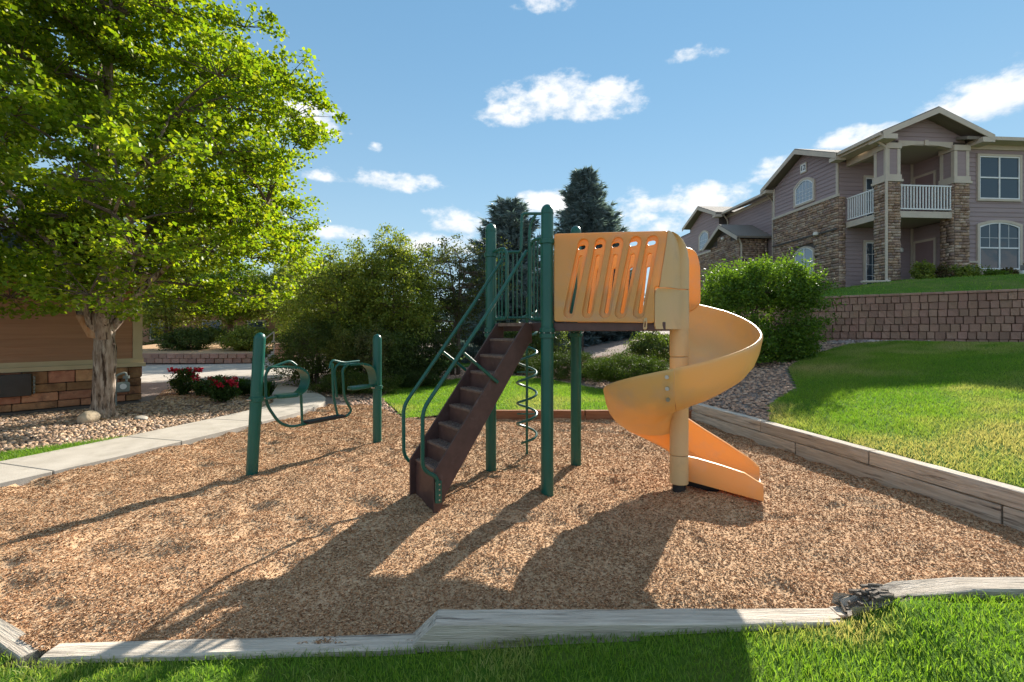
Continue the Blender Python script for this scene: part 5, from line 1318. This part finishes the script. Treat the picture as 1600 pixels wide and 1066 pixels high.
# air conditioner and plants at the foot of the building
def apt(x, y, z=0): q = Matrix.Rotation(math.atan(.08),4,'Z') @ Vector((x,y,z)); return Vector((15.4,19.5,3.58))+q
ac = empty('air_conditioner', apt(5.55,-1.1,-.05), math.atan(.08), 'grey air conditioning unit on the grass below the arched window', 'air conditioner')
MB().box(-.42,.42,-.40,.40,0,.78).build('case', pm('grey_case', (.25,.235,.22), (.30,.28,.26), .5, 5), ac, bevel=.03)
for k in range(9): MB().box(-.36,.36,-.412,-.402,.08+.072*k,.108+.072*k).build('louver', MT['iron'], ac)
MB().lathe([(.30,0),(.32,.02),(.30,.04)], (0,0,.785), 24).build('fan_guard', MT['iron'], ac, smooth=True)
ac2 = empty('utility_pedestal', apt(4.55,-1.3,-.05), 0, 'small pale utility box left of the air conditioning unit', 'utility box')
MB().box(-.11,.11,-.08,.08,0,.48).build('case', MT['white'], ac2, bevel=.02); MB().box(-.07,.07,-.086,-.081,.2,.40).build('cover', MT['meter'], ac2)
def apshrub(x, y, r, h, seed, lab, pal):
    p = apt(x,y,-.06); bushy('foundation_plant', lab, 'plant', p, r, r*.8, .0, h, 70, 30, .085, pal, seed, trunks=3, crad=(.10,.2), stemr=.015, group='plants at the foot of the building')
apshrub(.95,-.65,.35,.85,401,'yellow green plant right of the corner stone column',PAL_OL)
apshrub(1.75,-.5,.5,.8,402,'reddish twiggy plant in front of the ground floor door',[(.16,.10,.06),(.12,.09,.05),(.08,.10,.03)])
apshrub(2.75,-.6,.55,.75,403,'olive plant left of the right stone column',PAL_OL)
apshrub(3.85,-.6,.65,.62,404,'low green shrub in front of the right stone column',PAL_G)
apshrub(4.9,-.5,.3,.7,405,'brownish plant under the arched window',[(.16,.11,.06),(.10,.10,.04)])

# ------------------------------------------------------------------ retaining wall of split blocks
rw = empty('retaining_wall', (9.3,14.45,1.2), 0, 'brown split block retaining wall below the apartment terrace', 'wall')
blk = []
for v in range(5):
    r = random.Random(500+v); bm = bmesh.new(); bmesh.ops.create_cube(bm, size=1.0)
    bmesh.ops.bevel(bm, geom=list(bm.edges), offset=.06, segments=1, affect='EDGES')
    for q in bm.verts:
        if q.co.y < -.4: q.co.y += r.uniform(-.10,.05); q.co.x *= r.uniform(.97,1.0)
    me = bpy.data.meshes.new('block'); bm.to_mesh(me); bm.free(); me.materials.append(MT['block']); blk.append(me)
wl = smooth_line(WALL[1:7], 2); wc = [0]
for a, b in zip(wl[:-1], wl[1:]): wc.append(wc[-1]+(b-a).length)
def wat(s):
    for i in range(len(wl)-1):
        if wc[i+1] >= s or i == len(wl)-2:
            t = (s-wc[i])/(wc[i+1]-wc[i]); return wl[i].lerp(wl[i+1],t), (wl[i+1]-wl[i]).normalized()
rr = random.Random(9); NB = 0; BH = .198
s_lo = 2.9; s_hi = 9.9
for c in range(7):
    z = 1.23+BH*c; s = s_lo-(.11 if c%2 else 0)
    while s < s_hi and NB < 299:
        w = rr.choice((.165,.19,.19,.22)); p, d = wat(s+w/2); n = Vector((d.y,-d.x,0))   # n points to the outside
        o = bpy.data.objects.new('block', rr.choice(blk)); COL.objects.link(o); o.parent = rw; NB += 1
        o.location = Vector((p.x,p.y,z+BH/2))-Vector((9.3,14.45,1.2))+n*(-.10-.012*c)*0-n*0
        o.rotation_euler = (0,0,math.atan2(d.y,d.x)+math.pi*0); o.scale = (w-.008,.26,BH-.008)
        q = Vector((-d.y,d.x,0))*(.012*c); o.location += q
        s += w
# core behind the blocks and the rest of the wall
m = MB()
for a, b in zip(wl[:-1], wl[1:]):
    d = (b-a).normalized(); n = Vector((-d.y,d.x,0)); a2, b2 = a+n*.12, b+n*.12
    m.prism([(a2.x,a2.y,.9),(b2.x,b2.y,.9),(b2.x+n.x*.3,b2.y+n.y*.3,.9),(a2.x+n.x*.3,a2.y+n.y*.3,.9)], (0,0,1.66))
for s0, s1 in ((0,2.85),(9.9,wc[-1])):
    p0, _ = wat(s0); p1, d = wat(s1)
    n = Vector((-d.y,d.x,0)); m.prism([(p0.x,p0.y,1.0),(p1.x,p1.y,1.0),(p1.x+n.x*.2,p1.y+n.y*.2,1.0),(p0.x+n.x*.2,p0.y+n.y*.2,1.0)], (0,0,1.58))
o = m.build('wall_end', MT['block'], rw); o.location = (-9.3,-14.45,-1.2)
cap = MB(); 
for k in range(40):
    pass
s = s_lo
while s < s_hi:
    p, d = wat(s+.22); n = Vector((-d.y,d.x,0)); c = Vector((p.x,p.y,1.23+BH*7+.035))-Vector((9.3,14.45,1.2))+n*.09
    MB().obox(c, d*.222, n*.17, Vector((0,0,.034))).build('cap_block', MT['block'], rw, bevel=.012, seg=1); s += .45

# ------------------------------------------------------------------ tan house on the left
K = Vector((-8.5,10.8,0)); hd = Vector((.61,.79,0)).normalized(); hn = Vector((hd.y,-hd.x,0))   # hd runs away from the camera, hn faces the walk
HS = empty('tan_house', K, 0, 'brown sided house with red stone base behind the maple', 'house')
fH = Face((0,0,0), -hd, hn)                       # u from the corner towards the camera
fH2 = Face((0,0,0), -hn, hd)                      # end wall round the corner
LW = 9.0; DPT = 8.0
MB().prism([(0,0,-.2),tuple(-hd*LW+Vector((0,0,-.2))),tuple(-hd*LW-hn*DPT+Vector((0,0,-.2))),tuple(-hn*DPT+Vector((0,0,-.2)))], (0,0,3.05)).build('wall', MT['mortar'], HS)
def mstone(F, u0, u1):
    rr = random.Random(3); z = .08; row = 0
    while z < .83:
        h = rr.uniform(.13,.20); h = h if .84-z-h > .08 else .84-z; u = u0-rr.uniform(0,.2)
        while u < u1:
            w = rr.uniform(.25,.65); a0 = max(u,u0); a1 = min(u+w,u1)
            if a1-a0 > .04:
                d = rr.uniform(.05,.085); m = MB(); F.box(m, a0+.006, a1-.006, z+.006, z+h-.006, -.01, d); m.build('stone', MT['house_stone'], HS, bevel=.012, seg=1)
            u += w
        z += h
mstone(fH, -.04, 4.2); mstone(fH2, .06, 1.2)
t = MB(); fH.box(t, -.10, LW, .845, .93, 0, .12); t.build('water_table', MT['trim_tan'], HS)
t = MB(); fH.box(t, -.06, LW, .932, 1.03, 0, .06); t.build('skirt_board', MT['trim_tan'], HS)
t = MB(); fH2.box(t, -.0, DPT, .845, 1.03, 0, .09); t.build('skirt_board', MT['trim_tan'], HS)
t = MB(); fH.box(t, -.055, .12, 1.032, 2.7, 0, .055); t.build('corner_board', MT['trim_tan'], HS)
siding(fH, .122, LW, 1.03, 2.72, HS, 'siding_brown', .155); siding(fH2, .03, DPT, 1.03, 2.72, HS, 'siding_brown', .155)
t = MB(); fH.box(t, -.4, LW, 2.72, 2.80, -.1, .52); t.build('soffit', MT['trim_tan'], HS)
t = MB(); fH.box(t, -.45, LW, 2.70, 2.90, .521, .56); t.build('fascia', MT['trim_tan'], HS)
a_ = fH.p(-.5,2.88,.62); b_ = fH.p(LW,2.88,.62); up1 = fH.p(LW,4.5,-4.0); up0 = fH.p(-.5,4.5,-4.0)
MB().prism([a_,b_,up1,up0], (0,0,.12)).build('roof', MT['roof_blue'], HS)
t = MB(); fH.box(t, .0, LW, -.12, .07, .02, .14); t.build('base_ledge', MT['mortar'], HS)
ub = tag(link('vent_box', None), 'black louvred box set in the red stone base of the house', 'vent'); ub.location = K
m = MB(); fH.box(m, 1.75, 2.62, .38, .81, .07, .20); m.build('case', MT['dark_box'], ub, bevel=.01)
for k in range(5): m = MB(); fH.box(m, 1.79, 2.58, .42+.07*k, .445+.07*k, .20, .212); m.build('slat', MT['dark_box'], ub)
m = MB()
for k in range(5): m.tube([fH.p(1.71,.42+.07*k,.14), fH.p(1.71,.47+.07*k,.16)], .018, 8)
m.build('conduit', MT['meter'], ub, smooth=True)
gm = empty('gas_meter', K, 0, 'grey gas meter with bent pipe on the stone base right of the trunk', 'gas meter')
c = fH.p(.36,.42,.24); m = MB(); m.obox(c, hd*.13, hn*.09, Vector((0,0,.11))); body = m.build('meter_body', MT['meter'], gm, bevel=.04, seg=3, smooth=True)
c2 = fH.p(.36,.42,.335); MB().tube([c2+Vector((0,0,.02)), c2+hn*.02+Vector((0,0,.02))], .06, 18).build('dial', MT['white'], body)
MB().tube(round_path([fH.p(.46,-.1,.22), fH.p(.46,.68,.22), fH.p(.28,.74,.22), fH.p(.28,.50,.24)], .06), .022, 10).build('pipe', MT['meter'], gm, smooth=True)
MB().tube([fH.p(.28,.60,.22), fH.p(.28,.66,.22)], .06, 14).build('regulator', MT['meter'], gm, smooth=True)

# ------------------------------------------------------------------ back left: low wall, steps, hand rails, far house, iron fence
lw = empty('low_garden_wall', (-16,23.6,0), 0, 'low red block wall at the back of the plaza', 'wall')
rr = random.Random(2)
for c in range(2):
    for k in range(16):
        x = -3.6+.42*k+(.2 if c else 0); y = .06*((k-8)/8)**2*6
        o = bpy.data.objects.new('block', blk[k%5]); COL.objects.link(o); o.parent = lw; o.location = (x, y, .16+.24*c); o.scale = (.41,.3,.235); o.rotation_euler = (0,0,.08*(k-8)/8)
sheet('planting_bank', np.arange(-22,-12.4,.6), np.arange(23.8,32,.6), lambda x, y: .5+.06*(y-23.8), MT['mulch'])
st = empty('garden_steps', (-11.9,23.9,0), 0, 'concrete garden steps at the back of the plaza', 'steps')
for k in range(4): MB().box(-.75,.75,.32*k,.32*k+.34,-.05,.14*(k+1)).build('step', MT['concrete'], st, bevel=.01)
for sx, lab in ((-.8,'left pipe hand rail of the garden steps'),(.8,'right pipe hand rail of the garden steps')):
    hr = empty('step_handrail', (-11.9+sx,23.9,0), 0, lab, 'handrail', 'hand rails of the garden steps')
    MB().tube([(0,-.1,1.0),(0,1.4,1.6)], .03, 8).build('rail', MT['timber'], hr, smooth=True); MB().tube([(0,-.1,.55),(0,1.4,1.15)], .022, 8).build('rail', MT['timber'], hr, smooth=True)
    for y, z in ((-.1,1.0),(1.4,1.6)): MB().tube([(0,y,-.1),(0,y,z)], .03, 8).build('rail_post', MT['timber'], hr, smooth=True)
pr = empty('stone_pillar', (-10.3,21.6,0), .3, 'squat red stone pillar beside the garden steps', 'pillar')
for k in range(4): MB().box(-.42,.42,-.35,.35,.02+.27*k,.27+.27*k).build('block', MT['block'], pr, bevel=.03)
FH = empty('far_house', (-19.5,33.5,0), .1, 'dark house with slate roof behind the trees at the back left', 'house')
MB().box(-7,7,0,6,0,3.2).build('wall', MT['siding_brown'], FH)
for x in (-5,-1.6,1.4,4.6):
    w = MB().box(x-.65,x+.65,-.06,-.01,1.0,2.4).build('window', MT['trim'], FH); MB().box(x-.55,x+.55,-.09,-.065,1.1,2.3).build('pane', MT['pane'], w)
MB().prism([(-7.6,-.6,3.15),(-7.6,6.6,3.15),(-7.6,3,5.6)], (15.2,0,0)).build('roof', MT['roof_blue'], FH)
bushy('hedge', 'long dark hedge in front of the dark house at the back left', 'hedge', (-16.5,32.4,.3), 8.5,.8,.0,1.5, 600, 40, .14, PAL_DK, 170, trunks=8, crad=(.2,.5), sup=.6)
fn = empty('iron_fence', (-4.2,20.6,.35), -.03, 'black iron picket fence behind the small trees', 'fence')
for k in range(64): MB().box(.115*k-.009,.115*k+.009,-.009,.009,0,1.42+(.03 if k%16 == 0 else 0)).build('picket', MT['iron'], fn)
for z in (.18,1.25): MB().box(-.05,7.35,-.018,.018,z,z+.035).build('rail', MT['iron'], fn)
for k in (0,16,32,48,63): MB().box(.115*k-.03,.115*k+.03,-.03,.03,-.3,1.50).build('fence_post', MT['iron'], fn)
